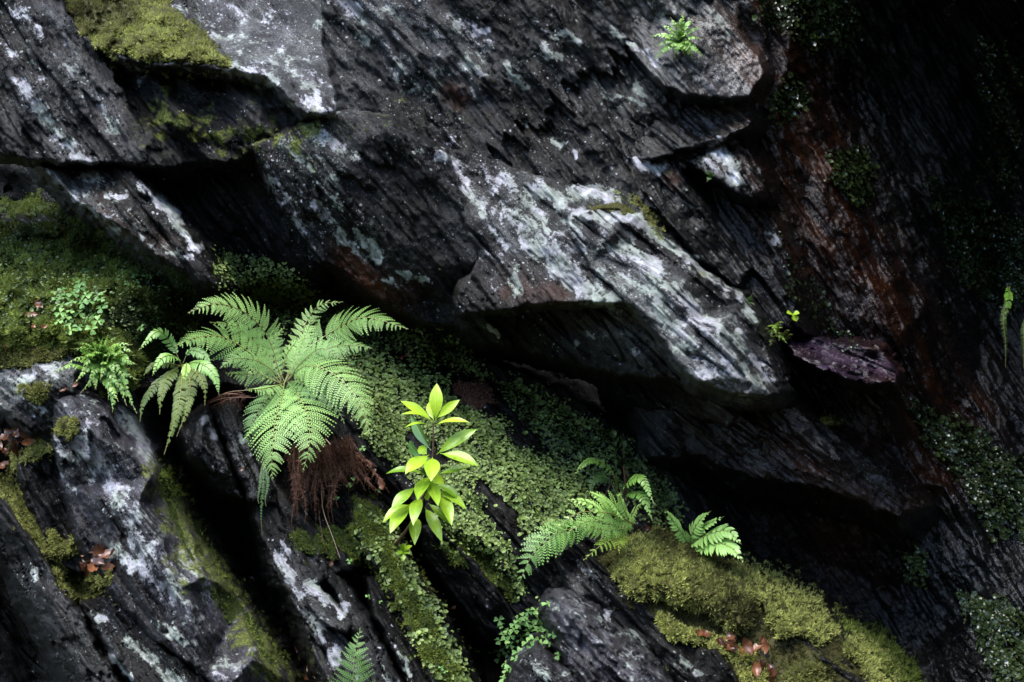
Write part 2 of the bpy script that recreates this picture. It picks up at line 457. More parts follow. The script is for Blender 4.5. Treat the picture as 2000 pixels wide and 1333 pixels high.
rock_material()
rock_material('purple_wet_slate', (2.3, 1.35, 2.5), 1.0)
rock_material('purple_slate', (1.25, 1.2, 1.4), .10)
leaf_material('lady_fern_leaf', (.10, .22, .05), (.24, .41, .10), .55, .35, .2)
leaf_material('lady_fern_pale', (.17, .34, .085), (.37, .57, .17), .5, .4, .2)
leaf_material('shield_fern_leaf', (.045, .085, .022), (.085, .125, .022), .5, .3, .3, .3)
leaf_material('hard_fern_leaf', (.07, .17, .03), (.20, .36, .06), .32, .25, .3)
leaf_material('male_fern_leaf', (.13, .30, .055), (.38, .60, .16), .36, .3, .2)
leaf_material('bright_fern_leaf', (.20, .38, .04), (.33, .52, .06), .4, .4, .2)
leaf_material('shade_fern_leaf', (.03, .08, .02), (.07, .14, .03), .5, .3, .2)
leaf_material('rhododendron_leaf', (.075, .18, .012), (.40, .58, .035), .34, .32, .22, .4, .1)
leaf_material('rhododendron_dark_leaf', (.05, .12, .03), (.13, .24, .05), .22, .2, .14, .5, .35)  # darker, glossier green, mostly for leaves turned sideways
leaf_material('sorrel_leaf', (.08, .20, .045), (.20, .37, .085), .55, .35, .2)
leaf_material('liverwort', (.024, .045, .012), (.25, .34, .085), .5, .3, .35)
leaf_material('wet_liverwort', (.012, .022, .009), (.060, .085, .024), .2, .15, .15)
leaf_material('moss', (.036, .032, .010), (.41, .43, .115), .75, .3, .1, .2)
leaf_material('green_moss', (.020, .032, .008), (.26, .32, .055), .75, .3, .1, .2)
leaf_material('dead_leaf', (.036, .013, .007), (.22, .085, .036), .3, .2, .25)
leaf_material('withered_frond', (.06, .024, .014), (.22, .095, .055), .75, .2, .2)
leaf_material('stalk', (.10, .14, .03), (.22, .20, .06), .5, .0, .2)
leaf_material('bark', (.040, .018, .010), (.11, .055, .030), .6, .0, .2)
leaf_material('straw', (.22, .15, .075), (.36, .27, .16), .5, .1, .2)
plain_material('soil', (.006, .005, .004), (.022, .018, .011), 50, .9, .6)
plain_material('forest_floor', (.02, .022, .010), (.05, .05, .02), 2, .9, .4)

# ------------------------------------------------------------------ mesh building


def mesh_object(name, v, faces, mat, parent=None, attrs=None, origin=None, smooth=True):
    """faces: list of int arrays (n,3) / (n,4)"""
    v = np.asarray(v, np.float64)
    if origin is not None:
        v = v - np.asarray(origin, float)
    me = bpy.data.meshes.new(name)
    me.vertices.add(len(v))
    me.vertices.foreach_set('co', v.astype(np.float32).ravel())
    fs = [np.asarray(f, np.int32) for f in faces if len(f)]
    tot = np.concatenate([np.full(len(f), f.shape[1], np.int32) for f in fs])
    idx = np.concatenate([f.ravel() for f in fs])
    me.loops.add(len(idx))
    me.loops.foreach_set('vertex_index', idx)
    me.polygons.add(len(tot))
    me.polygons.foreach_set('loop_start', np.concatenate([[0], np.cumsum(tot)[:-1]]).astype(np.int32))
    me.polygons.foreach_set('use_smooth', np.full(len(tot), smooth))
    for k, a in (attrs or {}).items():
        a = np.asarray(a, np.float32)
        if a.ndim == 2:
            at = me.attributes.new(k, 'FLOAT_VECTOR', 'POINT')
            at.data.foreach_set('vector', a.ravel())
        else:
            at = me.attributes.new(k, 'FLOAT', 'POINT')
            at.data.foreach_set('value', a.ravel())
    me.update(calc_edges=True)
    me.materials.append(MATS[mat])
    o = bpy.data.objects.new(name, me)
    COL.objects.link(o)
    if parent is not None:
        o.parent = parent
    if origin is not None and parent is None:
        o.location = origin
    return o


def tag(o, label=None, cat=None, group=None, kind=None):
    for k, v in (('label', label), ('category', cat), ('group', group), ('kind', kind)):
        if v:
            o[k] = v
    return o


def empty(name, loc):
    o = bpy.data.objects.new(name, None)
    o.empty_display_size = .05
    COL.objects.link(o)
    o.location = loc
    return o


# the depth of the nearest stone seen through every third pixel: what the plants are rooted on
ST = 3
GX0, GY0 = -150, -150
GX = np.arange(GX0, 2151, ST)
GY = np.arange(GY0, 1501, ST)
ZB = np.full((len(GY), len(GX)), 9.0)


def rock(name, poly, ctrl, ang=54, lam=.024, blk=.03, facet=22, edge=4, skirt=.28, slope=13, rag=6, stride=1, seed=0, mat='slate', parent=None, fine=.004,
         smooth_noise=.03, lamw=20, crack=.024, origin=None, zb=True, nolichen=False):
    """one body of stone: an outline, flat facets through control depths, slaty layers along `ang`, rounded rim and sides running back"""
    P = np.asarray(poly, float)
    m = skirt * 800 / slope + rag + 6
    x0, y0 = np.floor((P.min(0) - m - GX0) / (ST * stride)) * ST * stride + np.array([GX0, GY0])
    x1, y1 = P.max(0) + m
    xs, ys = np.arange(x0, x1 + ST * stride, ST * stride), np.arange(y0, y1 + ST * stride, ST * stride)
    px, py = np.meshgrid(xs, ys)
    s = seed * 101 + 7
    wx = px + facet * fbm(px / 110, py / 110, s, 4)
    wy = py + facet * fbm(px / 110, py / 110, s + 31, 4)
    d = facets(wx, wy, ctrl)
    a = R(ang)
    u = math.cos(a) * px + math.sin(a) * py
    v = -math.sin(a) * px + math.cos(a) * py
    vw = v + 16 * fbm(u / 320, v / 110, s + 5, 3) + 1.6 * fbm(u / 50, v / 10, s + 6, 2)
    uw = u + 90 * fbm(u / 220, v / 26, s + 8, 3)
    amp = .35 + .9 * np.clip(.5 + 1.2 * fbm(px / 150, py / 150, s + 12, 2), 0, 1)
    d = d + lam * amp * (1.7 * layers(vw / (lamw * 2.3) + 1.2 * fbm(u / 420, v / 80, s + 40, 2), s + 1, .12) + 1.0 * layers(vw / lamw + 4 * fbm(u / 360, v / 60, s + 4, 2), s + 2, .16) + .32 * layers(vw / (lamw * .38), s + 3, .45))
    d = d + blk * layers(uw / 140, s + 9, .06)
    d = d + smooth_noise * fbm(u / 150, v / 55, s + 13, 4) + fine * fbm(px / 9, py / 9, s + 15, 3) + fine * 1.6 * fbm(u / 60, v / 5, s + 16, 3)
    c1 = np.clip(1 - np.abs(noise(u / 420, vw / 46, s + 50)) / .05, 0, 1)
    c2 = np.clip(1 - np.abs(noise(u / 260, vw / 18, s + 51)) / .13, 0, 1) ** 1.5
    c3 = np.clip(1 - np.abs(noise(uw / 120 + 9, v / 260, s + 52)) / .03, 0, 1)
    msk = np.clip(.5 + 1.8 * fbm(px / 130, py / 130, s + 53, 2), 0, 1)
    d = d + crack * (1.0 * c1 * msk + .32 * c2 * (1 - .6 * msk) + .7 * c3 * msk)
    sd = poly_sd(px, py, P) + rag * 1.6 * fbm(px / 34, py / 34, s + 20, 5, .6)
    t = np.clip(1 - sd / edge, 0, 1)
    d = d + edge / 800 * 1.6 * (1 - np.sqrt(np.clip(1 - t * t, 0, 1)))
    d = d + np.clip(-sd, 0, None) / 800 * slope
    keep = sd > -skirt * 800 / slope
    ks = keep[:-1, :-1] & keep[1:, :-1] & keep[:-1, 1:] & keep[1:, 1:]
    ii = np.arange(px.size).reshape(px.shape)
    q = np.stack([ii[:-1, :-1], ii[1:, :-1], ii[1:, 1:], ii[:-1, 1:]], -1)[ks]
    used = np.unique(q)
    remap = np.full(px.size, -1)
    remap[used] = np.arange(len(used))
    fpx, fpy, fd = px.ravel()[used], py.ravel()[used], d.ravel()[used]
    co = W(fpx, fpy, fd)
    at = {'fol': np.stack([u.ravel()[used] / 800 * .075, vw.ravel()[used] / 800 * 1.0, fd * .6], -1)}
    for k, L in (('lichen', LICHEN), ('film', FILM), ('rust', RUST), ('wet', WET), ('pale', PALE)):
        at[k] = strokes(fpx, fpy, L, 3)
    if zb:
        # write into the depth map
        for sub in range(1):
            jx = ((px - GX0) / ST).round().astype(int)
            jy = ((py - GY0) / ST).round().astype(int)
            k = keep & (jx >= 0) & (jx < len(GX)) & (jy >= 0) & (jy < len(GY))
            if stride == 1:
                np.minimum.at(ZB, (jy[k], jx[k]), d[k])
            else:
                for ox in range(stride):
                    for oy in range(stride):
                        kk = k & (jx + ox < len(GX)) & (jy + oy < len(GY))
                        np.minimum.at(ZB, (jy[kk] + oy, jx[kk] + ox), d[kk])
    if origin is None and parent is None:
        k = np.argmax(fpy)
        origin = co[k]
    return mesh_object(name, co, [remap[q]], mat, parent, at, None if parent else origin)


def depth_at(px, py):
    jx = np.clip(((np.asarray(px) - GX0) / ST).round().astype(int), 0, len(GX) - 1)
    jy = np.clip(((np.asarray(py) - GY0) / ST).round().astype(int), 0, len(GY) - 1)
    return ZB[jy, jx]


def blur(a, n):
    for _ in range(2):
        for ax in (0, 1):
            c = np.cumsum(np.concatenate([np.repeat(a.take([0], ax), n + 1, ax), a, np.repeat(a.take([-1], ax), n, ax)], ax), ax)
            w = 2 * n + 1
            a = (c.take(range(w, c.shape[ax]), ax) - c.take(range(0, c.shape[ax] - w), ax)) / w
    return a


# ================================================================== the setting
ground = mesh_object('ground', [(-300, -300, -1.2), (300, -300, -1.2), (300, 300, -1.2), (-300, 300, -1.2)], [[(0, 1, 2, 3)]], 'forest_floor')
tag(ground, kind='structure')


def hill(name, fn, nx, ny, mat):
    """a coarse unseen landform, shaped to block sky behind the camera"""
    s, t = np.meshgrid(np.linspace(0, 1, nx), np.linspace(0, 1, ny))
    co = fn(s, t).reshape(-1, 3)
    ii = np.arange(nx * ny).reshape(ny, nx)
    q = np.stack([ii[:-1, :-1], ii[:-1, 1:], ii[1:, 1:], ii[1:, :-1]], -1).reshape(-1, 4)
    return tag(mesh_object(name, co, [q], mat), kind='structure')


def shade_block(name, c, h, seed):
    """a rough unseen block, added beyond the frame edge to cast shade"""
    n = 60
    th, ph = np.meshgrid(np.linspace(0, 2 * np.pi, n), np.linspace(-np.pi / 2, np.pi / 2, n // 2))
    e = .45
    pw = lambda a: np.sign(a) * np.abs(a) ** e
    x, y, z = pw(np.cos(th)) * pw(np.cos(ph)), pw(np.sin(th)) * pw(np.cos(ph)), pw(np.sin(ph))
    k = 1 + .10 * fbm(x * 2 + z * 1.3 + 5, y * 2 - z + 9, seed, 4)
    co = np.stack([c[0] + h[0] * x * k, c[1] + h[1] * y * k, c[2] + h[2] * z * k], -1).reshape(-1, 3)
    ii = np.arange(co.shape[0]).reshape(n // 2, n)
    q = np.stack([ii[:-1, :-1], ii[:-1, 1:], ii[1:, 1:], ii[1:, :-1]], -1).reshape(-1, 4)
    z0 = np.zeros(len(co))
    return tag(mesh_object(name, co, [q], 'slate', None, {'fol': co * np.array([.3, .3, 1.]), 'lichen': z0, 'film': z0 + .2, 'rust': z0, 'wet': z0, 'pale': z0}, c), kind='structure')


shade_block('added_shade_roof', (1.88, 3.2, 3.62), (1.28, 1.75, .85), 5)  # unseen block above right, added to keep sun off the right wall
shade_block('added_shade_wall', (3.05, 3.0, 1.2), (1.25, 2.5, 2.6), 8)  # unseen block at right, added to cut off the side sky
hill('added_shade_bank', lambda s, t: np.stack([-16 + 32 * s, -2.6 - 6 * t + .6 * fbm(s * 9, t * 7, 3, 3), -1.3 + 6.5 * t ** 1.1 + .5 * fbm(s * 12, t * 9, 4, 3)], -1), 60, 30, 'forest_floor')  # unseen slope behind the camera, shaped to block the low sky

cliff = empty('cliff', (0, 4.6, -1.2))
tag(cliff, kind='structure')
INV = Matrix.Translation((0, -4.6, 1.2))


def slab(poly, ctrl, **kw):
    o = rock('rock_slab', poly, ctrl, parent=cliff, **kw)
    o.matrix_parent_inverse = INV
    return o


# back of the cliff: everything stands in front of it
o = rock('rock_face', [(-900, -700), (2900, -700), (2900, 1900), (-900, 1900)],
         [(-900, -700, 5.0), (-300, 0, 4.4), (0, 400, 4.5), (400, 550, 4.5), (900, 650, 4.5), (1300, 800, 4.4), (1400, 1000, 4.3), (700, 0, 4.3), (1400, 0, 4.3), (2000, 0, 4.8), (2000, 700, 4.6), (2000, 1333, 4.4),
          (2900, -700, 5.0), (2900, 1900, 4.4), (-900, 1900, 4.2), (300, 1200, 4.2), (1000, 1300, 4.2)], stride=4, seed=1, parent=cliff, blk=.05, lam=.05, lamw=40)
o.matrix_parent_inverse = INV

# wet wall of the gully
slab([(1400, -60), (1560, -70), (1800, -120), (2200, -120), (2250, 500), (2250, 1420), (1500, 1420), (1380, 1100), (1240, 900), (1300, 760), (1440, 560), (1380, 300)],
     [(1400, 0, 3.95), (1560, 0, 3.98), (1520, 200, 3.86), (1600, 300, 3.92), (1660, 180, 4.15), (1720, 430, 4.05), (1640, 480, 3.86), (1760, 640, 3.9), (1540, 560, 3.85), (1700, 640, 3.86),
      (1800, 0, 4.35), (2000, 200, 4.5), (1960, 500, 4.45), (1900, 760, 4.15), (2000, 900, 4.1), (1850, 950, 3.95), (1950, 1150, 3.85), (1980, 1330, 3.6), (1750, 1150, 4.1), (1600, 1100, 4.1), (1500, 950, 4.0),
      (1350, 800, 3.85), (1560, 900, 3.84), (1700, 930, 3.82), (1700, 1280, 4.05), (1450, 800, 3.95), (2200, 300, 4.5), (2200, 1300, 3.6), (1850, 1230, 3.95)],
     ang=58, seed=2, lam=.016, blk=.05, smooth_noise=.05, lamw=30, fine=.007)
slab([(1300, 770), (1420, 770), (1560, 800), (1680, 880), (1800, 990), (1760, 1010), (1600, 950), (1460, 930), (1340, 880)],
     [(1300, 770, 3.75), (1420, 770, 3.70), (1560, 800, 3.70), (1680, 880, 3.70), (1800, 990, 3.74), (1600, 950, 3.66), (1460, 900, 3.66), (1340, 880, 3.7)], ang=38, seed=3, lam=.022, lamw=16, slope=4, smooth_noise=.05)
slab([(1245, 800), (1330, 775), (1350, 830), (1330, 895), (1265, 890)], [(1245, 800, 3.78), (1330, 775, 3.75), (1330, 895, 3.66), (1265, 890, 3.66), (1300, 830, 3.66)], ang=45, seed=4, slope=5)
slab([(1190, 720), (1330, 740), (1480, 780), (1420, 830), (1300, 800), (1220, 780)], [(1190, 720, 3.7), (1480, 780, 3.6), (1420, 830, 3.66), (1220, 780, 3.75)], ang=40, seed=42, slope=5, lam=.03, lamw=12)
slab([(1530, 650), (1560, 655), (1615, 670), (1678, 672), (1727, 682), (1738, 700), (1748, 745), (1696, 750), (1650, 738), (1580, 712), (1555, 692)],
     [(1560, 655, 3.72), (1615, 671, 3.68), (1678, 675, 3.66), (1727, 682, 3.66), (1748, 745, 3.46), (1696, 750, 3.44), (1650, 738, 3.47), (1580, 710, 3.5), (1660, 705, 3.56)], ang=20, mat='purple_wet_slate', seed=5, skirt=.4, slope=14, lamw=14, lam=.035, fine=.016, rag=10, edge=5, smooth_noise=.06)

# upper cliff
slab([(640, -60), (1480, -60), (1500, 120), (1480, 260), (1330, 330), (1400, 480), (1250, 520), (1000, 470), (880, 340), (740, 280), (640, 230), (620, 60)],
     [(640, -60, 3.70), (1000, -60, 3.66), (1440, -60, 3.74), (640, 120, 3.66), (655, 230, 3.58), (740, 250, 3.62), (900, 110, 3.62), (830, 200, 3.68), (880, 340, 3.56), (1000, 200, 3.62), (1100, 120, 3.64), (1200, 260, 3.62),
      (1100, 400, 3.5), (1250, 520, 3.5), (1330, 330, 3.62), (1480, 250, 3.78), (1250, 60, 3.70), (950, 300, 3.58)], ang=52, seed=10, blk=.05, lam=.020, lamw=38, crack=.012, smooth_noise=.05)
slab([(-120, -60), (90, -60), (140, 40), (205, 120), (255, 210), (300, 300), (285, 318), (160, 320), (75, 314), (-20, 300), (-140, 290)],
     [(-120, -60, 3.60), (90, -60, 3.66), (205, 120, 3.60), (255, 210, 3.55), (300, 305, 3.5), (160, 320, 3.47), (75, 314, 3.47), (-140, 290, 3.45), (60, 120, 3.52)], ang=58, seed=11, lamw=30, crack=.012, smooth_noise=.04)
slab([(230, 105), (460, 120), (540, 150), (660, 215), (640, 250), (500, 290), (480, 312), (400, 316), (320, 326), (240, 322), (215, 200)],
     [(230, 105, 3.74), (460, 130, 3.7), (660, 220, 3.62), (480, 310, 3.52), (320, 326, 3.47), (240, 322, 3.48), (350, 220, 3.50), (520, 200, 3.50), (420, 170, 3.57)], ang=50, seed=12, slope=5, blk=.06, lamw=36, crack=.012, smooth_noise=.08)
slab([(60, -60), (360, -60), (365, 40), (462, 132), (450, 140), (368, 128), (315, 130), (224, 116), (150, 66)],
     [(60, -60, 3.88), (360, -60, 3.92), (462, 132, 3.5), (368, 128, 3.48), (224, 116, 3.52), (150, 66, 3.66)], ang=58, seed=13, slope=7)
slab([(318, -60), (640, -60), (628, 80), (640, 120), (657, 205), (652, 222), (600, 222), (560, 192), (530, 156), (462, 138), (396, 63), (345, 20)],
     [(318, -60, 3.9), (640, -60, 3.86), (640, 110, 3.58), (657, 215, 3.40), (600, 222, 3.38), (530, 156, 3.46), (462, 138, 3.5), (396, 63, 3.68), (520, 40, 3.74)], ang=54, seed=14, lam=.013, slope=8, lamw=26, crack=.006)
slab([(80, 326), (150, 332), (262, 330), (300, 385), (375, 467), (392, 490), (405, 520), (425, 562), (385, 545), (315, 503), (224, 433), (150, 392)],
     [(80, 326, 3.56), (262, 330, 3.56), (300, 385, 3.5), (375, 467, 3.44), (425, 562, 3.4), (315, 503, 3.36), (224, 433, 3.38), (150, 392, 3.46), (250, 400, 3.4)], ang=52, seed=15, lamw=14, slope=7)
slab([(270, 325), (490, 306), (560, 400), (640, 510), (620, 560), (520, 540), (430, 560), (390, 470), (300, 380)],
     [(270, 325, 3.72), (490, 306, 3.66), (640, 510, 3.66), (620, 560, 3.8), (430, 560, 3.85), (390, 470, 3.75), (450, 400, 3.7)], ang=56, seed=16, slope=4, lamw=15)
slab([(485, 284), (560, 258), (655, 222), (760, 246), (870, 300), (915, 430), (938, 505), (900, 570), (905, 640), (830, 628), (760, 600), (700, 562), (660, 522), (625, 502), (560, 420), (510, 326)],
     [(485, 284, 3.52), (655, 222, 3.46), (760, 246, 3.44), (915, 430, 3.42), (938, 505, 3.42), (905, 640, 3.54), (760, 600, 3.56), (700, 562, 3.54), (625, 502, 3.52), (510, 326, 3.52), (700, 400, 3.42), (640, 300, 3.42), (820, 540, 3.46)],
     ang=53, seed=17, lam=.018, lamw=34, slope=10, skirt=.5, crack=.010, smooth_noise=.04)
slab([(892, 588), (1000, 600), (1010, 640), (1000, 680), (940, 668), (898, 652)], [(892, 588, 3.42), (1000, 600, 3.44), (1000, 680, 3.56), (898, 652, 3.52), (950, 620, 3.42)], ang=40, seed=18, skirt=.5)
slab([(990, 600), (1105, 588), (1235, 586), (1280, 660), (1325, 740), (1190, 730), (1088, 700), (1000, 678), (985, 640)],
     [(990, 600, 3.50), (1105, 588, 3.46), (1235, 586, 3.38), (1280, 660, 3.36), (1325, 740, 3.40), (1190, 730, 3.46), (1088, 700, 3.50), (1000, 678, 3.56), (1150, 650, 3.42), (1030, 640, 3.5)], ang=46, seed=19, skirt=.5, lam=.016)
slab([(862, 288), (930, 300), (1040, 345), (1130, 365), (1235, 390), (1260, 430), (1180, 470), (1240, 592), (1197, 592), (1105, 592), (1018, 598), (1000, 606), (902, 612), (892, 588), (896, 548), (922, 538), (936, 505), (908, 440), (880, 350)],
     [(862, 288, 3.54), (930, 300, 3.54), (1130, 365, 3.48), (1235, 390, 3.46), (1240, 592, 3.24), (1105, 592, 3.26), (1000, 606, 3.3), (892, 588, 3.36), (936, 505, 3.38), (908, 440, 3.40), (1000, 420, 3.40), (1100, 470, 3.33), (1180, 480, 3.36)],
     ang=50, seed=20, lam=.02, lamw=28, skirt=.45, slope=11, crack=.016)
slab([(1114, 418), (1168, 410), (1212, 413), (1253, 420), (1302, 467), (1370, 538), (1450, 583), (1482, 629), (1490, 660), (1517, 748), (1522, 768), (1503, 775), (1447, 770), (1370, 748), (1321, 706), (1285, 650), (1225, 590), (1150, 520), (1112, 445)],
     [(1114, 418, 3.34), (1168, 410, 3.42), (1253, 420, 3.46), (1302, 467, 3.42), (1450, 583, 3.36), (1490, 660, 3.30), (1522, 768, 3.20), (1447, 770, 3.12), (1370, 748, 3.12), (1285, 650, 3.19), (1225, 590, 3.23), (1150, 520, 3.30),
      (1300, 548, 3.20), (1405, 650, 3.13), (1430, 735, 3.09), (1200, 450, 3.31), (1330, 640, 3.17), (1230, 470, 3.34)], ang=43, seed=21, lam=.022, skirt=.45, slope=11, lamw=15)
slab([(1150, -60), (1445, -60), (1440, 60), (1478, 105), (1490, 145), (1462, 188), (1405, 192), (1340, 186), (1300, 172), (1250, 120), (1190, 50)],
     [(1150, -60, 3.82), (1445, -60, 3.84), (1440, 60, 3.68), (1490, 145, 3.62), (1462, 188, 3.56), (1340, 186, 3.54), (1250, 120, 3.62), (1350, 90, 3.6)], ang=48, seed=22, lam=.014, slope=7, fine=.006, crack=.008)
slab([(1290, 185), (1350, 196), (1462, 198), (1472, 235), (1448, 256), (1352, 290), (1300, 305), (1225, 318), (1200, 260)],
     [(1290, 185, 3.7), (1462, 198, 3.7), (1448, 256, 3.58), (1352, 290, 3.56), (1225, 318, 3.58), (1200, 260, 3.64)], ang=40, seed=23, slope=6)
slab([(1330, 312), (1372, 304), (1440, 268), (1456, 282), (1490, 333), (1494, 378), (1468, 390), (1447, 382), (1405, 352)],
     [(1330, 312, 3.62), (1440, 268, 3.66), (1494, 378, 3.58), (1447, 382, 3.54), (1405, 352, 3.56), (1430, 320, 3.56)], ang=55, seed=24, lam=.01, slope=7)
slab([(1225, 320), (1290, 308), (1330, 345), (1400, 420), (1470, 520), (1440, 560), (1360, 500), (1300, 430), (1260, 380)],
     [(1225, 320, 3.60), (1290, 308, 3.64), (1400, 420, 3.66), (1470, 520, 3.60), (1440, 560, 3.52), (1300, 430, 3.52), (1260, 380, 3.54), (1330, 400, 3.58)], ang=48, seed=25, slope=6, lam=.035, lamw=13)
slab([(1390, 360), (1470, 392), (1520, 440), (1550, 540), (1560, 640), (1500, 640), (1450, 560), (1410, 450)],
     [(1390, 360, 3.72), (1470, 392, 3.72), (1520, 440, 3.70), (1560, 640, 3.62), (1500, 640, 3.58), (1450, 560, 3.64)], ang=55, seed=26, slope=4, lam=.03, lamw=13)

# ------------------------------------------------------------------ the sloping bank under the overhang
bank = rock('bank', [(-140, 430), (150, 430), (330, 520), (450, 560), (700, 600), (900, 690), (1100, 760), (1260, 880), (1400, 990), (1480, 1100), (1700, 1240), (1850, 1420), (-140, 1420)],
            [(-140, 430, 4.0), (0, 430, 4.0), (200, 500, 3.95), (400, 580, 4.0), (600, 600, 4.05), (800, 660, 3.95), (1000, 760, 3.86), (1250, 880, 3.8), (1450, 1010, 3.85),
             (0, 500, 3.74), (0, 560, 3.58), (150, 560, 3.55), (300, 560, 3.62), (260, 660, 3.52), (0, 680, 3.42), (140, 700, 3.42), (300, 720, 3.60), (360, 760, 3.56), (240, 760, 3.4), (450, 740, 3.5), (600, 700, 3.66), (740, 720, 3.72), (620, 800, 3.42),
             (760, 820, 3.55), (900, 740, 3.82), (960, 800, 3.72), (1080, 860, 3.72), (860, 880, 3.52), (960, 900, 3.52), (1000, 1000, 3.42), (1100, 960, 3.52), (1150, 1060, 3.45), (1280, 1000, 3.62), (1250, 1080, 3.45),
             (700, 900, 3.38), (780, 960, 3.48), (900, 1040, 3.38), (980, 1080, 3.36), (1030, 1150, 3.4), (1000, 1220, 3.42), (980, 1333, 3.5), (1060, 1200, 3.4),
             (330, 900, 3.85), (420, 1000, 3.95), (520, 1200, 3.95), (620, 1333, 3.9), (600, 1000, 3.38), (700, 1100, 3.4), (840, 1100, 3.9), (920, 1240, 3.95), (1000, 1420, 3.9), (800, 1333, 3.6),
             (60, 860, 3.5), (100, 1000, 3.6), (0, 1100, 3.9), (60, 1333, 4.1), (-140, 1420, 4.2), (300, 1333, 3.7), (1300, 1333, 3.5), (1600, 1250, 3.8), (1750, 1380, 3.8), (1480, 1080, 3.9)],
            seed=30, lam=.02, blk=.02, smooth_noise=.06, facet=20, slope=12, mat='slate')
tag(bank, kind='structure')

# ------------------------------------------------------------------ foreground rocks, each a thing
def stone(poly, ctrl, label, **kw):
    return tag(rock('rock', poly, ctrl, **kw), label, 'rock', 'slate rocks in front of the bank')


stone([(100, 776), (140, 770), (215, 782), (262, 822), (300, 880), (332, 960), (392, 1050), (470, 1165), (525, 1250), (585, 1345), (620, 1420), (470, 1420), (400, 1320), (300, 1245), (215, 1150), (160, 1060), (128, 960), (106, 860)],
      [(100, 776, 3.34), (215, 782, 3.36), (300, 880, 3.42), (332, 960, 3.46), (470, 1165, 3.38), (585, 1345, 3.3), (620, 1420, 3.26), (200, 850, 3.2), (260, 1000, 3.1), (350, 1150, 3.02), (460, 1330, 2.94), (470, 1420, 2.9),
       (128, 960, 3.28), (215, 1150, 3.14), (300, 1245, 3.05), (400, 1320, 2.98), (290, 930, 3.22), (400, 1130, 3.1), (500, 1290, 3.02)],
      'big tilted slate slab with lichen and mossy right flank', ang=57, mat='purple_slate', seed=50, skirt=.5, slope=8, edge=6, lam=.020, lamw=24, crack=.016, blk=.04, fine=.006)
stone([(165, 1180), (225, 1160), (300, 1250), (400, 1330), (480, 1420), (330, 1420), (270, 1345), (215, 1270)],
      [(165, 1180, 3.24), (225, 1160, 3.2), (300, 1250, 3.1), (400, 1330, 3.04), (480, 1420, 2.98), (330, 1420, 2.95), (215, 1270, 3.1)], 'lichened slate layer wedged under the big tilted slab', ang=52, seed=51, skirt=.4, lamw=14)
stone([(-60, 930), (10, 985), (80, 1090), (130, 1165), (190, 1270), (280, 1420), (180, 1420), (100, 1260), (20, 1110), (-60, 1040)],
      [(-60, 930, 3.3), (80, 1090, 3.24), (190, 1270, 3.14), (280, 1420, 3.05), (180, 1420, 3.1), (20, 1110, 3.3), (100, 1180, 3.2)], 'narrow dark slate slab at lower left below the moss roll', ang=57, seed=52, skirt=.45)
stone([(-60, 740), (0, 706), (60, 692), (138, 692), (150, 722), (146, 770), (112, 792), (98, 862), (50, 842), (10, 800)],
      [(-60, 740, 3.45), (60, 692, 3.46), (138, 692, 3.44), (146, 770, 3.32), (98, 862, 3.34), (10, 800, 3.3), (60, 745, 3.3)], 'pale knobbly rock end with moss cap at left edge', ang=40, seed=53, skirt=.4, fine=.009, smooth_noise=.05)
stone([(20, 850), (90, 860), (140, 950), (170, 1080), (160, 1130), (100, 1080), (50, 960)],
      [(20, 850, 3.46), (90, 860, 3.4), (140, 950, 3.42), (170, 1080, 3.34), (100, 1080, 3.34), (50, 960, 3.36)], 'dark shaded slate between moss roll and big slab', ang=62, seed=54, skirt=.4)
stone([(345, 842), (385, 802), (405, 795), (425, 850), (462, 940), (475, 975), (430, 960), (370, 900)],
      [(345, 842, 3.42), (405, 795, 3.42), (462, 940, 3.32), (475, 975, 3.36), (370, 900, 3.36), (400, 860, 3.32)], 'black glossy rock left of the crack under the big fern', ang=70, seed=55, skirt=.4, lam=.006, edge=20)
stone([(415, 798), (462, 778), (500, 870), (540, 950), (545, 1000), (490, 980), (450, 890)],
      [(415, 798, 3.42), (462, 778, 3.46), (540, 950, 3.36), (545, 1000, 3.34), (490, 980, 3.32), (450, 890, 3.34)], 'black glossy rock right of the crack under the big fern', ang=66, seed=56, skirt=.4, lam=.008, edge=18)
stone([(488, 940), (530, 930), (590, 1010), (650, 1060), (700, 1110), (640, 1130), (610, 1150), (650, 1290), (690, 1420), (650, 1420), (590, 1210), (535, 1110), (495, 1010)],
      [(488, 940, 3.42), (530, 930, 3.4), (650, 1060, 3.32), (700, 1110, 3.34), (610, 1150, 3.26), (690, 1420, 3.1), (650, 1420, 3.12), (590, 1210, 3.22), (535, 1110, 3.28), (495, 1010, 3.36)], 'long slate rib with white lichened edge below brown roots', ang=60, seed=57, skirt=.5, lamw=16)
stone([(588, 1140), (606, 1130), (640, 1165), (690, 1215), (680, 1240), (640, 1222), (602, 1185)],
      [(588, 1140, 3.24), (606, 1130, 3.26), (690, 1215, 3.16), (640, 1222, 3.14), (602, 1185, 3.18)], 'small rounded lichen-grey slate chip on the rib', ang=52, seed=58, skirt=.2, lam=.008)
stone([(612, 1218), (650, 1205), (700, 1280), (760, 1420), (690, 1420), (650, 1310)],
      [(612, 1218, 3.2), (650, 1205, 3.22), (700, 1280, 3.16), (760, 1420, 3.06), (690, 1420, 3.04), (650, 1310, 3.12)], 'grey lichened slate block behind the bottom fern', ang=56, seed=59, skirt=.3)
stone([(612, 1082), (640, 1088), (672, 1130), (716, 1210), (760, 1290), (830, 1420), (760, 1420), (700, 1270), (662, 1170)],
      [(612, 1082, 3.32), (640, 1088, 3.34), (716, 1210, 3.2), (830, 1420, 3.06), (760, 1420, 3.04), (662, 1170, 3.2)], 'smooth dark slate blade beside the rounded chip', ang=61, seed=60, skirt=.3, lam=.01, lamw=14)
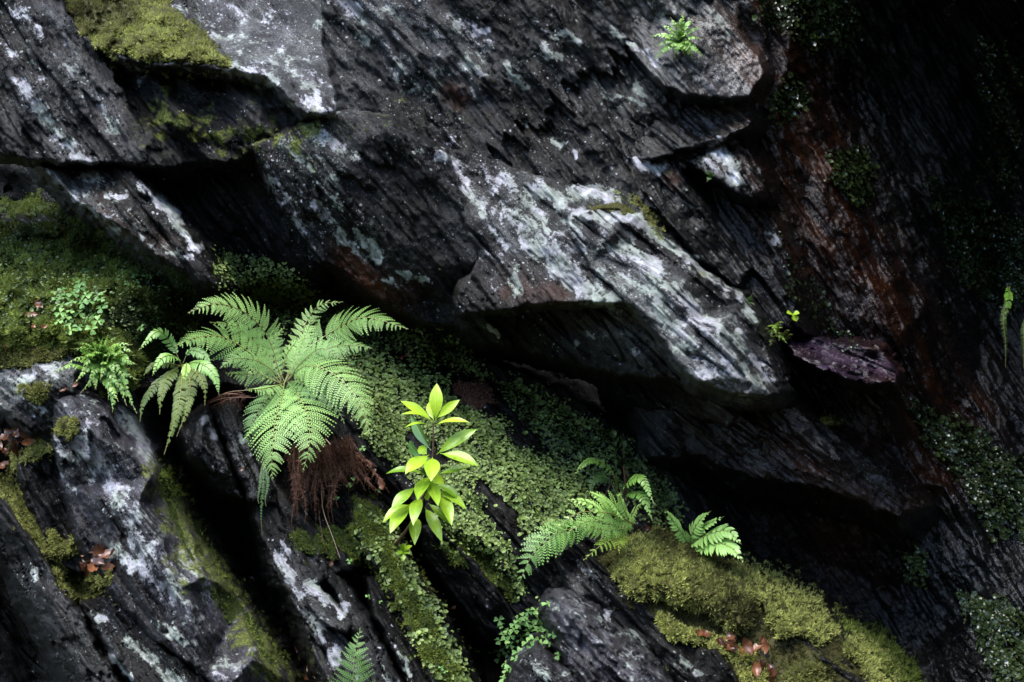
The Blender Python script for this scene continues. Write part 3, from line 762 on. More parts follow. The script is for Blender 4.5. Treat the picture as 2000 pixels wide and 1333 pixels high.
stone([(715, 1128), (742, 1122), (790, 1210), (840, 1290), (900, 1420), (840, 1420), (780, 1300), (735, 1200)],
      [(715, 1128, 3.3), (742, 1122, 3.32), (840, 1290, 3.2), (900, 1420, 3.1), (840, 1420, 3.08), (735, 1200, 3.22)], 'dark split slate blade against the mossy ridge', ang=60, seed=61, skirt=.35, lamw=10)
stone([(690, 960), (750, 985), (790, 1080), (850, 1175), (900, 1270), (970, 1420), (880, 1420), (800, 1240), (740, 1120), (680, 1030)],
      [(690, 960, 3.42), (750, 985, 3.42), (790, 1080, 3.38), (850, 1175, 3.3), (970, 1420, 3.2), (880, 1420, 3.1), (800, 1240, 3.18), (740, 1120, 3.26), (680, 1030, 3.36)], 'long mossy slate ridge below the rhododendron', ang=60, seed=62, skirt=.5)
stone([(822, 1030), (850, 1032), (900, 1070), (960, 1140), (1010, 1210), (1000, 1260), (950, 1250), (890, 1170), (838, 1095)],
      [(822, 1030, 3.46), (850, 1032, 3.4), (960, 1140, 3.34), (1010, 1210, 3.34), (1000, 1260, 3.36), (950, 1250, 3.44), (890, 1170, 3.46), (838, 1095, 3.48)], 'dark slate step right of the rhododendron stem', ang=52, seed=63, skirt=.5)
stone([(1086, 1082), (1110, 1062), (1136, 1068), (1200, 1130), (1290, 1210), (1380, 1300), (1480, 1420), (1380, 1420), (1290, 1330), (1180, 1220), (1110, 1150)],
      [(1086, 1082, 3.3), (1136, 1068, 3.34), (1290, 1210, 3.2), (1480, 1420, 3.06), (1380, 1420, 3.1), (1180, 1220, 3.26), (1110, 1150, 3.32), (1200, 1160, 3.24)], 'long pointed slate slab leaning under the mossy boulder', ang=45, seed=64, skirt=.35, lamw=13, edge=9)
stone([(1080, 1160), (1110, 1162), (1160, 1190), (1200, 1240), (1290, 1330), (1380, 1420), (1140, 1420), (1110, 1300), (1085, 1230), (1068, 1190)],
      [(1080, 1160, 3.16), (1160, 1190, 3.06), (1290, 1330, 2.93), (1380, 1420, 2.92), (1140, 1420, 2.86), (1085, 1230, 3.02), (1068, 1190, 3.12), (1120, 1210, 2.98), (1170, 1260, 2.95)], 'broken purple-grey slate rock beside the wood sorrel', ang=48, mat='purple_slate', seed=65, skirt=.4, lam=.022, blk=.07, crack=.03, smooth_noise=.07, fine=.008, rag=10)
stone([(1005, 1300), (1046, 1260), (1090, 1300), (1150, 1345), (1180, 1420), (990, 1420)],
      [(1005, 1300, 2.98), (1046, 1260, 3.0), (1150, 1345, 2.9), (1180, 1420, 2.84), (990, 1420, 2.84), (1060, 1320, 2.86)], 'pointed purple-grey rock at the bottom edge below the sorrel', ang=48, mat='purple_slate', seed=66, skirt=.4, blk=.06, smooth_noise=.06, fine=.008, rag=9)
stone([(1150, 1090), (1200, 1050), (1300, 1036), (1390, 1070), (1480, 1115), (1580, 1165), (1650, 1230), (1720, 1290), (1830, 1420), (1380, 1420), (1290, 1290), (1230, 1200)],
      [(1150, 1090, 3.36), (1200, 1050, 3.5), (1300, 1036, 3.56), (1480, 1115, 3.5), (1650, 1230, 3.36), (1830, 1420, 3.2), (1380, 1420, 3.02), (1290, 1290, 3.1), (1230, 1200, 3.22), (1300, 1120, 3.26), (1450, 1180, 3.24), (1600, 1290, 3.14), (1420, 1250, 3.2)],
      'large moss-covered boulder at lower right', ang=42, seed=67, skirt=.5, edge=40, lam=.016, smooth_noise=.05)
stone([(1365, 1270), (1400, 1268), (1440, 1320), (1460, 1400), (1380, 1400), (1350, 1320)],
      [(1365, 1270, 3.06), (1400, 1268, 3.08), (1460, 1400, 2.98), (1350, 1320, 3.0)], 'small black slate lump below the moss strip', ang=50, seed=68, skirt=.2)

# ================================================================== moss and liverwort
RNG = np.random.default_rng(7)


def frame_of(n):
    """two unit vectors across each normal"""
    a = np.where(np.abs(n[:, 2:3]) < .9, np.array([[0., 0., 1.]]), np.array([[1., 0., 0.]]))
    t = np.cross(a, n)
    t /= np.linalg.norm(t, axis=1, keepdims=True) + 1e-9
    return t, np.cross(n, t)


def surf(px, py, dmap, x0, y0):
    """points and normals of a depth map at fractional pixels"""
    H, Wd = dmap.shape
    fx = np.clip((px - x0) / ST, 1, Wd - 2.01)
    fy = np.clip((py - y0) / ST, 1, H - 2.01)
    ix, iy = fx.astype(int), fy.astype(int)
    tx, ty = fx - ix, fy - iy
    d = (dmap[iy, ix] * (1 - tx) + dmap[iy, ix + 1] * tx) * (1 - ty) + (dmap[iy + 1, ix] * (1 - tx) + dmap[iy + 1, ix + 1] * tx) * ty
    gx = (dmap[iy, ix + 1] - dmap[iy, ix - 1]) / (2 * ST)
    gy = (dmap[iy + 1, ix] - dmap[iy - 1, ix]) / (2 * ST)
    sc = 1 / (KPX * d)
    n = np.stack([gx * sc, -np.ones_like(d), -gy * sc], -1)
    n /= np.linalg.norm(n, axis=1, keepdims=True)
    return W(px, py, d), n, d


def moss(name, poly, label, mat='moss', height=.03, dens=1.0, tint=(.45, .3), blade=.010, edge=26, lump=.5, seed=0, kind=None, dark=(), group='moss cushions', base='moss'):
    P = np.asarray(poly, float)
    x0, y0 = np.floor((P.min(0) - 24 - GX0) / ST) * ST + np.array([GX0, GY0])
    x1, y1 = P.max(0) + 24
    xs, ys = np.arange(x0, x1, ST), np.arange(y0, y1, ST)
    px, py = np.meshgrid(xs, ys)
    sd = poly_sd(px, py, P) + 20 * fbm(px / 34, py / 34, seed + 71, 5, .65)
    dz = blur(depth_at(px, py), 5)
    t = np.clip(sd / edge, 0, 1)
    lumps = 1 + lump * fbm(px / 30, py / 30, seed + 72, 3) + .25 * fbm(px / 9, py / 9, seed + 73, 2)
    hgt = height * np.sqrt(t * (2 - t)) * np.clip(lumps, .3, 2)
    d = dz - hgt + np.where(sd < 0, .02, 0)
    keep = sd > -6
    ks = keep[:-1, :-1] & keep[1:, :-1] & keep[:-1, 1:] & keep[1:, 1:]
    ii = np.arange(px.size).reshape(px.shape)
    q = np.stack([ii[:-1, :-1], ii[1:, :-1], ii[1:, 1:], ii[:-1, 1:]], -1)[ks]
    used = np.unique(q)
    remap = np.full(px.size, -1)
    remap[used] = np.arange(len(used))
    co0 = W(px.ravel()[used], py.ravel()[used], d.ravel()[used])
    # tufts
    area = (x1 - x0) * (y1 - y0)
    nt = int(area / 26.0 * dens)
    rg = np.random.default_rng(seed + 900)
    tx, ty = rg.uniform(x0, x1, nt), rg.uniform(y0, y1, nt)
    PER = 11
    tuft = np.repeat(np.arange(nt), PER)
    n = nt * PER
    off = rg.normal(0, 1.7, (n, 2))
    qx, qy = tx[tuft] + off[:, 0], ty[tuft] + off[:, 1]
    s2 = poly_sd(qx, qy, P) + 20 * fbm(qx / 34, qy / 34, seed + 71, 5, .65)
    k = s2 > (4 - 9 * rg.exponential(1, nt))[tuft]
    qx, qy, off, tuft = qx[k], qy[k], off[k], tuft[k]
    p, nn, _ = surf(qx, qy, d, x0, y0)
    n = len(p)
    tz = rg.normal(0, .3, nt)[tuft]
    dirs = nn * .8 + np.array([0, -.15, .35]) + rg.normal(0, .2, (n, 3)) + np.stack([off[:, 0] * .30, np.zeros(n), -off[:, 1] * .30], -1)
    dirs /= np.linalg.norm(dirs, axis=1, keepdims=True)
    tt, bb = frame_of(dirs)
    ph = rg.uniform(0, 6.283, (n, 1))
    side = tt * np.cos(ph) + bb * np.sin(ph)
    L = blade * rg.uniform(.6, 1.2, (n, 1)) * (1 + .5 * tz[:, None])
    wv = blade * .125 * rg.uniform(.7, 1.4, (n, 1))
    b0 = p - dirs * L * .3
    v = np.stack([b0 - side * wv * .5, b0 + dirs * L * .55 + side * wv, b0 + dirs * L * 1.1, b0 + dirs * L * .55 - side * wv], 1).reshape(-1, 3)
    fi = np.arange(n * 4).reshape(-1, 4) + len(co0)
    clump = fbm(qx / 40, qy / 40, seed + 74, 3)
    tn = tint[0] + tint[1] * (1.6 * clump + .9 * tz + rg.normal(0, .18, n))
    for (pts, w, s) in dark:
        tn = tn - s * np.clip(1.3 - seg_dist(qx, qy, pts) / w, 0, 1)
    tn = np.clip(tn, 0, 1)
    tb = np.repeat(tn[:, None], 4, 1) * np.array([[.15, .8, 1.3, .8]])  # painted shade: blade bases darkened, tips lightened, for dark gaps between tufts
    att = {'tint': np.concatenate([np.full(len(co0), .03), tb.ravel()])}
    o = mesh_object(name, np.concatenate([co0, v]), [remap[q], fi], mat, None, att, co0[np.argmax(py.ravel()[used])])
    jx = ((px - GX0) / ST).round().astype(int)
    jy = ((py - GY0) / ST).round().astype(int)
    kk = keep & (jx >= 0) & (jx < len(GX)) & (jy >= 0) & (jy < len(GY))
    np.minimum.at(ZB, (jy[kk], jx[kk]), d[kk])
    if kind:
        tag(o, label, 'moss', None, kind)
    else:
        tag(o, label, 'moss', group)
    return o


def cover(name, poly, label, mat='liverwort', dens=1.0, size=.0036, tint=(.5, .35), seed=0, holes=(), soft=30, bump=.012, thin=.0, cat='liverwort', upright=.5):
    """countless little round leaves lying on the slope: one piece of ground cover"""
    P = np.asarray(poly, float)
    x0, y0 = P.min(0) - 20
    x1, y1 = P.max(0) + 20
    rg = np.random.default_rng(seed + 300)
    n = int((x1 - x0) * (y1 - y0) / 7.5 * dens)
    qx, qy = rg.uniform(x0, x1, n), rg.uniform(y0, y1, n)
    sd = poly_sd(qx, qy, P) + 26 * fbm(qx / 50, qy / 50, seed + 3, 4, .6)
    k = rg.uniform(0, 1, n) < np.clip(sd / soft, 0, 1)
    hole = fbm(qx / 28, qy / 28, seed + 8, 4, .6)
    k &= hole > (-.9 + thin * 1.0) + rg.normal(0, .06, n)
    for (pts, w) in holes:
        k &= seg_dist(qx, qy, pts) > w * (1 + .5 * fbm(qx / 20, qy / 20, seed + 5, 2))
    qx, qy = qx[k], qy[k]
    p, nn, d = surf(qx, qy, blur(ZB, 1), GX0, GY0)
    n = len(p)
    lump = fbm(qx / 24, qy / 24, seed + 6, 3)
    p = p + nn * (bump * (1 + 1.2 * lump))[:, None] * rg.uniform(.2, 1, (n, 1))
    nd = nn * (1 - upright * .5) + np.array([0, -.25, .5]) * upright + rg.normal(0, .33, (n, 3))
    nd /= np.linalg.norm(nd, axis=1, keepdims=True)
    tt, bb = frame_of(nd)
    rad = size * np.clip(rg.lognormal(-.22, .44, n), .3, 1.8)
    ang = rg.uniform(0, 6.283, n)[:, None] + np.arange(6)[None] * math.pi / 3
    rr = rad[:, None] * rg.uniform(.82, 1.12, (n, 6))
    ring = p[:, None] + tt[:, None] * (np.cos(ang) * rr)[..., None] + bb[:, None] * (np.sin(ang) * rr)[..., None] + nd[:, None] * (rad * .28)[:, None, None]
    v = np.concatenate([p[:, None], ring], 1).reshape(-1, 3)
    b = (np.arange(n) * 7)[:, None]
    f = np.concatenate([np.stack([b[:, 0], b[:, 0] + 1 + i, b[:, 0] + 1 + (i + 1) % 6], -1) for i in range(6)])
    tn = np.clip(tint[0] + tint[1] * (1.5 * fbm(qx / 60, qy / 60, seed + 7, 3) + rg.normal(0, .6, n) + .6 * lump), 0, 1)
    return tag(mesh_object(name, v, [f], mat, None, {'tint': np.repeat(tn, 7)}, v[0], smooth=False), label, cat, None, 'stuff')


# soft moss sheets on the bank, then liverworts
moss('bank_moss', [(-140, 390), (60, 390), (130, 405), (230, 465), (360, 530), (400, 570), (390, 640), (300, 690), (270, 760), (180, 700), (120, 690), (60, 680), (-140, 720)], 'dark green feathery moss sheet on the bank at left edge', 'green_moss', .05, .9, (.42, .34), .013, 40, 1.6, 1, 'stuff',
     dark=[([(230, 470), (380, 540)], 40, .5), ([(240, 620), (330, 680)], 40, .7), ([(300, 560), (400, 600)], 50, .3), ([(0, 440), (150, 440)], 40, .4)])  # last stroke darkens the top edge, painting the shade of the hollow
cover('bank_leaves', [(-100, 470), (100, 460), (240, 490), (380, 560), (390, 640), (300, 690), (220, 660), (100, 650), (-100, 660)], 'small round leaves scattered over the dark bank moss at left', dens=.22, size=.0030, tint=(.22, .28), seed=17, thin=.55, bump=.03)
cover('liverwort_cover', [(640, 680), (740, 680), (860, 720), (960, 790), (1010, 860), (1090, 890), (1180, 920), (1160, 980), (1110, 1040), (1020, 1060), (960, 1000), (900, 1000), (820, 960), (740, 900), (700, 860), (660, 780)],
      'pale green liverwort carpet across the middle of the bank', dens=1.35, tint=(.62, .3), seed=2, holes=[([(900, 760), (960, 790)], 26), ([(940, 950), (1000, 1010)], 14), ([(800, 860), (870, 900)], 12), ([(985, 1030), (1010, 1060)], 10)])
cover('liverwort_cover', [(850, 980), (930, 980), (1010, 1060), (1020, 1130), (1080, 1180), (1000, 1170), (960, 1110), (860, 1070)], 'yellow-green liverwort patch on the step right of the rhododendron', dens=1.3, tint=(.6, .3), seed=3, size=.0038)
cover('liverwort_cover', [(400, 570), (560, 540), (680, 600), (800, 620), (900, 660), (1000, 760), (900, 740), (760, 700), (640, 690), (480, 640)], 'dim liverworts in shade under the overhang behind the ferns', dens=1.1, tint=(.5, .3), seed=4, thin=.2)
cover('liverwort_cover', [(400, 470), (520, 500), (660, 560), (640, 600), (500, 590), (420, 560)], 'dark leafy liverworts on the shaded wall above the big fern', dens=1.0, tint=(.5, .3), seed=5, thin=.2)
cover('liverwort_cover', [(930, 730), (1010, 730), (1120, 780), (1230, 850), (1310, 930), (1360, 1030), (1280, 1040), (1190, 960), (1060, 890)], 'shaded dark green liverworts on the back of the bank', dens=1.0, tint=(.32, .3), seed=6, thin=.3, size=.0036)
cover('liverwort_cover', [(700, 980), (760, 1000), (800, 1080), (860, 1180), (910, 1290), (950, 1420), (880, 1420), (810, 1260), (740, 1130), (690, 1040)], 'small liverworts along the mossy ridge below the rhododendron', dens=.8, tint=(.5, .3), seed=7, size=.0048, thin=.35)
cover('wet_liverwort', [(1450, -40), (1660, -40), (1680, 90), (1600, 110), (1500, 60)], 'glistening liverworts at the top of the wet gully', 'wet_liverwort', .75, .0058, (.4, .4), 8, thin=.3)
cover('wet_liverwort', [(1480, 180), (1550, 140), (1580, 190), (1560, 240), (1510, 250)], 'small glistening liverwort patch beside the upper rock', 'wet_liverwort', 1.0, .006, (.5, .4), 9, thin=.25)
cover('wet_liverwort', [(1610, 290), (1680, 270), (1710, 330), (1700, 400), (1660, 410), (1620, 350)], 'rounded wet liverwort clump on the rusty wall', 'wet_liverwort', 1.2, .0062, (.55, .4), 10, thin=.1)
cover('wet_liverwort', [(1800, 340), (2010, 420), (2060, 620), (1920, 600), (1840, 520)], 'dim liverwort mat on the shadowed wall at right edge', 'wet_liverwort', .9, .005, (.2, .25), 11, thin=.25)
cover('wet_liverwort', [(1740, 760), (1860, 800), (2010, 900), (2060, 1080), (1940, 1060), (1860, 950), (1790, 860)], 'wet liverworts below the seep on the gully wall', 'wet_liverwort', .8, .0055, (.35, .4), 12, thin=.35)
cover('wet_liverwort', [(1740, 1040), (1820, 1060), (1820, 1160), (1760, 1150)], 'few pale liverwort leaves on the dark gully wall', 'wet_liverwort', .35, .006, (.8, .4), 13, thin=.4)
cover('wet_liverwort', [(1860, 1150), (1960, 1160), (2060, 1250), (2060, 1420), (1980, 1400), (1900, 1250)], 'green liverworts at the lower right corner', 'wet_liverwort', .9, .0055, (.6, .4), 14, thin=.25)
cover('wet_liverwort', [(1500, 420), (1600, 560), (1700, 700), (1640, 690), (1540, 600)], 'scattered tiny liverworts over the rusty wall', 'wet_liverwort', .35, .004, (.25, .3), 15, thin=.5)
cover('wet_liverwort', [(1900, 60), (2000, 100), (2000, 420), (1900, 350)], 'faint liverworts high on the black wall at right', 'wet_liverwort', .4, .0045, (.3, .3), 16, thin=.5)

moss('moss_cushion', [(90, -40), (150, 50), (175, 84), (224, 116), (260, 116), (315, 130), (368, 126), (420, 138), (460, 138), (434, 108), (396, 62), (357, 36), (330, 5), (330, -40)], 'bright yellow-green moss cushion on the ledge at upper left', height=.05, lump=1.2, tint=(.62, .3), seed=11,
     dark=[([(100, 0), (180, 30), (230, 20)], 40, .6), ([(215, 90), (235, 84)], 8, .6), ([(350, 20), (440, 100)], 12, .3)])
moss('moss_cushion', [(-40, 700), (10, 680), (80, 670), (135, 684), (120, 704), (60, 716), (0, 724), (-40, 730)], 'flat olive moss cap on the pale knobbly rock', height=.022, tint=(.45, .2), seed=12)
moss('moss_cushion', [(32, 752), (60, 744), (98, 752), (102, 775), (70, 786), (36, 776)], 'small olive moss pad on the face of the pale rock', height=.018, tint=(.4, .2), seed=13, edge=16)
moss('moss_cushion', [(108, 820), (135, 806), (163, 820), (160, 850), (135, 858), (110, 846)], 'small moss pad at the head of the big slab', height=.02, tint=(.42, .25), seed=14, edge=16)
moss('moss_cushion', [(24, 888), (50, 866), (85, 866), (97, 880), (80, 900), (40, 910), (22, 930)], 'rounded bright moss tuft beside the brown leaf pocket', height=.03, tint=(.58, .2), seed=15, edge=20)
moss('moss_cushion', [(-40, 905), (0, 925), (40, 960), (60, 1000), (100, 1035), (138, 1060), (140, 1085), (125, 1110), (95, 1095), (70, 1060), (30, 1030), (0, 980), (-40, 960)], 'long moss roll along the edge of the left slab', height=.04, tint=(.5, .25), seed=16, edge=24)
moss('moss_cushion', [(98, 1110), (130, 1102), (142, 1128), (180, 1120), (215, 1115), (218, 1140), (180, 1165), (140, 1172), (105, 1150)], 'thick moss collar holding the brown leaves', height=.04, tint=(.55, .25), seed=17, edge=20)
moss('boulder_moss', [(1170, 1110), (1200, 1050), (1300, 1036), (1390, 1070), (1480, 1115), (1580, 1165), (1650, 1230), (1720, 1290), (1800, 1400), (1540, 1400), (1480, 1300), (1400, 1260), (1290, 1210), (1210, 1180)], 'brown-green moss film over the lower right boulder', 'moss', .010, .45, (.10, .22), .009, 24, 1.0, 31, 'stuff')
moss('moss_cushion', [(1185, 1100), (1200, 1058), (1250, 1038), (1310, 1034), (1360, 1062), (1410, 1085), (1470, 1112), (1490, 1160), (1470, 1230), (1420, 1240), (1380, 1200), (1300, 1180), (1220, 1165)], 'brown and gold moss dome on top of the lower right boulder', height=.075, tint=(.66, .45), seed=18, edge=40, blade=.011,
     dark=[([(1290, 1040), (1360, 1080), (1430, 1140), (1460, 1190)], 36, .45), ([(1380, 1180), (1460, 1210)], 40, .35), ([(1190, 1100), (1200, 1080)], 20, .4)])
moss('moss_cushion', [(1440, 1100), (1500, 1112), (1560, 1140), (1600, 1165), (1630, 1210), (1642, 1238), (1600, 1262), (1560, 1245), (1520, 1250), (1490, 1200)], 'bright moss shoulder sloping down the lower right boulder', height=.075, tint=(.82, .36), seed=19, edge=34)
moss('moss_cushion', [(1645, 1240), (1680, 1225), (1720, 1250), (1750, 1300), (1790, 1370), (1700, 1370), (1680, 1310), (1650, 1270)], 'round moss bolster at the foot of the boulder', height=.06, tint=(.74, .3), seed=20, edge=30)
moss('moss_cushion', [(1278, 1208), (1300, 1198), (1330, 1215), (1400, 1245), (1470, 1270), (1500, 1300), (1510, 1370), (1460, 1370), (1430, 1290), (1370, 1262), (1310, 1250)], 'narrow moss strip beside the red leaf channel', height=.035, tint=(.76, .3), seed=21, edge=22)
moss('moss_cushion', [(1510, 1330), (1560, 1290), (1600, 1300), (1660, 1370), (1520, 1370)], 'dull moss patch at the bottom edge of the boulder', height=.03, tint=(.4, .25), seed=22, edge=26)
moss('moss_cushion', [(1600, 818), (1612, 808), (1632, 814), (1638, 826), (1620, 834), (1602, 828)], 'little round bright moss button on the dark wet ledge', height=.018, tint=(.75, .2), seed=23, edge=10, blade=.006)
moss('moss_cushion', [(890, 752), (920, 742), (960, 760), (968, 790), (930, 800), (900, 785)], 'reddish brown withered moss clump on the bank above the rhododendron', 'withered_frond', .02, .8, (.5, .35), .010, 18, .9, 32)
moss('ridge_moss', [(690, 970), (750, 990), (795, 1085), (855, 1180), (860, 1230), (905, 1290), (930, 1400), (880, 1400), (830, 1290), (770, 1190), (730, 1110), (680, 1040)], 'olive moss sheet down the ridge below the rhododendron', 'green_moss', .02, .9, (.55, .3), .009, 24, .9, 24, 'stuff')
moss('step_moss', [(845, 1065), (900, 1055), (960, 1090), (1010, 1150), (1000, 1170), (940, 1130), (880, 1100)], 'green moss under the liverworts on the step', 'green_moss', .02, .8, (.55, .3), .009, 20, .8, 25, 'stuff')
moss('flank_moss', [(312, 930), (350, 955), (400, 1055), (480, 1170), (540, 1260), (600, 1380), (550, 1380), (480, 1260), (405, 1150), (350, 1060), (318, 990)], 'thin green moss down the right flank of the big slab', 'green_moss', .004, .5, (.42, .35), .007, 16, .8, 26, 'stuff')
moss('moss_cushion', [(312, 925), (330, 915), (352, 945), (358, 968), (340, 970), (320, 950)], 'green moss tuft near the head of the dark crevice', 'green_moss', .02, 1, (.7, .25), .01, 14, .6, 27)
moss('gully_moss', [(1620, 1210), (1700, 1215), (1780, 1290), (1830, 1380), (1760, 1380), (1700, 1270)], 'dark green moss fringe behind the boulder', 'green_moss', .03, .7, (.35, .3), .014, 24, .9, 28, 'stuff')
moss('lip_moss', [(1150, 404), (1200, 398), (1240, 385), (1262, 410), (1290, 450), (1280, 455), (1250, 425), (1200, 412)], 'thin gold-green moss line along the bright blade of rock', 'moss', .008, 1, (.4, .25), .006, 8, .8, 29)
moss('root_moss', [(560, 1040), (650, 1030), (720, 1060), (700, 1110), (640, 1090), (580, 1080)], 'patchy moss below the brown hanging roots', 'green_moss', .012, .7, (.4, .3), .009, 20, .9, 30, 'stuff')


# ================================================================== ferns
class Buf:
    def __init__(s):
        s.v, s.f3, s.f4, s.t = [], [], [], []
        s.n = 0

    def add(s, v, f4=None, f3=None, t=.5):
        v = np.asarray(v, float).reshape(-1, 3)
        if f4 is not None:
            s.f4.append(np.asarray(f4, int).reshape(-1, 4) + s.n)
        if f3 is not None:
            s.f3.append(np.asarray(f3, int).reshape(-1, 3) + s.n)
        s.v.append(v)
        s.t.append(np.broadcast_to(np.asarray(t, float), (len(v),)))
        s.n += len(v)

    def build(s, name, mat, parent=None, smooth=False):
        fs = [np.concatenate(x) for x in (s.f3, s.f4) if x]
        org = None
        v = np.concatenate(s.v)
        if parent is not None:
            v = v - np.array(parent_world(parent))
        return mesh_object(name, v, fs, mat, parent, {'tint': np.clip(np.concatenate(s.t), 0, 1)}, None if parent is not None else v[0], smooth)


def parent_world(p):
    o = Vector((0, 0, 0))
    while p is not None:
        o = o + p.location
        p = p.parent
    return o


def curve(pts, n):
    """smooth curve through 3-D points"""
    P = np.asarray(pts, float)
    if len(P) == 2:
        P = np.stack([P[0], P.mean(0), P[1]])
    Q = np.vstack([2 * P[0] - P[1], P, 2 * P[-1] - P[-2]])
    seg = np.linalg.norm(np.diff(P, axis=0), axis=1)
    cum = np.r_[0, np.cumsum(seg)] / seg.sum()
    s = np.linspace(0, 1, n)
    k = np.clip(np.searchsorted(cum, s, 'right') - 1, 0, len(P) - 2)
    t = ((s - cum[k]) / (cum[k + 1] - cum[k]))[:, None]
    a, b, c, d = Q[k], Q[k + 1], Q[k + 2], Q[k + 3]
    return .5 * (2 * b + (c - a) * t + (2 * a - 5 * b + 4 * c - d) * t ** 2 + (3 * b - a - 3 * c + d) * t ** 3)


def unit(a):
    return a / (np.linalg.norm(a, axis=-1, keepdims=True) + 1e-12)


def tube(buf, pts, r0, r1, t=.5, sides=4):
    P = np.asarray(pts, float)
    T = unit(np.gradient(P, axis=0))
    n1, n2 = frame_of(T)
    r = np.linspace(r0, r1, len(P))[:, None]
    rings = [P + r * (math.cos(a) * n1 + math.sin(a) * n2) for a in np.arange(sides) * 6.2832 / sides]
    v = np.stack(rings, 1).reshape(-1, 3)
    f = []
    for i in range(len(P) - 1):
        for j in range(sides):
            f.append((i * sides + j, i * sides + (j + 1) % sides, (i + 1) * sides + (j + 1) % sides, (i + 1) * sides + j))
    buf.add(v, f4=f, t=t)


FR = random.Random(3)


def frond(parent, pts, width, mat, n=22, style='bi', face=(0, -.75, .65), tint=.5, start=.10, peak=.38, sweep=.26, droop=.18, m=12, tipw=.0, fat=1.0, stalk=.0013, name='frond', curl=0.0, jit=.05):
    """pts: (px, py, depth) from base to tip; width: half width in m"""
    P = curve(W(*np.asarray(pts, float).T), 40)
    T = unit(np.gradient(P, axis=0))
    F = np.asarray(face, float)
    Nn = unit(F - (T @ F)[:, None] * T)
    S = np.cross(T, Nn)
    tw = (FR.uniform(-.35, .35) * np.linspace(0, 1, 40) ** 1.5)[:, None]
    Nn, S = Nn * np.cos(tw) + S * np.sin(tw), S * np.cos(tw) - Nn * np.sin(tw)
    b = Buf()
    rb = Buf()
    tube(rb, P + Nn * stalk * .6, stalk, stalk * .35, t=tint, sides=4)
    length = np.linalg.norm(np.diff(P, axis=0), axis=1).sum()
    for k in range(n):
        s = start + (1 - start) * (k + .5) / n
        x = (s - start) / (1 - start)
        if x < peak:
            w = .35 + .65 * math.sin(.5 * math.pi * x / peak)
        else:
            w = max(0.03, (1 - ((x - peak) / (1 - peak)) ** 1.25))
        for sg in (-1, 1):
            i = min(39, max(0, (s + FR.uniform(-.3, .3) / n) * 39))
            i0 = int(i)
            i1 = min(39, i0 + 1)
            fr = i - i0
            p0 = P[i0] * (1 - fr) + P[i1] * fr
            t0, n0, s0 = T[i0], Nn[i0], S[i0] * sg
            L = width * w * FR.uniform(.9, 1.07)
            sw = sweep + .30 * x + FR.uniform(-jit, jit) * 2
            ax = unit(s0 * math.cos(sw) + t0 * math.sin(sw))
            q = np.linspace(0, 1, 7)[:, None]
            dr = droop * FR.uniform(.5, 1.5)
            C = p0 + ax * L * q + t0 * L * .22 * q ** 2 - n0 * L * dr * q ** 2 + np.array([0, 0, -1.]) * L * .12 * q ** 2
            C = C + n0 * (FR.uniform(-jit, jit) * L) * q
            tn = tint + FR.uniform(-.14, .14) + .15 * x
            ta = unit(np.gradient(C, axis=0))
            sa = unit(np.cross(ta, np.broadcast_to(n0, ta.shape)))
            if style == 'bi':
                mm = max(4, int(round(m * (.35 + .65 * w))))
                g = (np.arange(mm) + .5) / mm
                gi = g * 6
                a0 = np.minimum(gi.astype(int), 5)
                fr2 = (gi - a0)[:, None]
                cp = C[a0] * (1 - fr2) + C[a0 + 1] * fr2
                ct = ta[a0] * (1 - fr2) + ta[a0 + 1] * fr2
                cs = sa[a0] * (1 - fr2) + sa[a0 + 1] * fr2
                pw = (L / mm) * .39
                gap = length * (1 - start) / n
                pl = np.maximum(.0016, min(gap * .70, L * .25) * (1.08 - g ** 1.6) * (.55 + .45 * np.minimum(1, g * 5)))[:, None] * fat
                for s2 in (-1, 1):
                    dv = unit(cs * s2 + ct * .55)
                    rise = n0 * pl * FR.uniform(-.15, .1)
                    v = np.stack([cp - ct * pw * .7, cp + dv * pl * .55 - ct * pw * .75 + rise * .3, cp + dv * pl + rise, cp + dv * pl * .5 + ct * pw * 1.05 + rise * .5], 1)
                    b.add(v.reshape(-1, 3), f4=np.arange(mm * 4).reshape(-1, 4), t=tn)
                hw = .0006 * (1 - np.linspace(0, .8, 7))[:, None]
                v = np.concatenate([C - sa * hw, C + sa * hw])
                b.add(v, f4=[(j, j + 1, j + 8, j + 7) for j in range(6)], t=tn)
            else:
                # one undivided leaflet with a folded midrib
                pw = min(length * (1 - start) / n * .5 * fat, L * .5)
                prof = (np.array([.75, 1, 1, .93, .78, .5, .06]) * pw)[:, None]
                up = n0 * pw * .25
                v = np.concatenate([C - sa * prof + up, C, C + sa * prof + up])
                b.add(v, f4=[(j, j + 1, j + 8, j + 7) for j in range(6)] + [(j + 7, j + 8, j + 15, j + 14) for j in range(6)], t=tn)
    fo = b.build(name, mat, parent, smooth=False)
    rb.build('stalk', 'withered_frond' if mat == 'withered_frond' else 'stalk', fo)
    return fo


def zp(z, x0, y0, sc, dd):
    return [(x0 + x / sc, y0 + y / sc, d) for (x, y), d in zip(z, dd)]


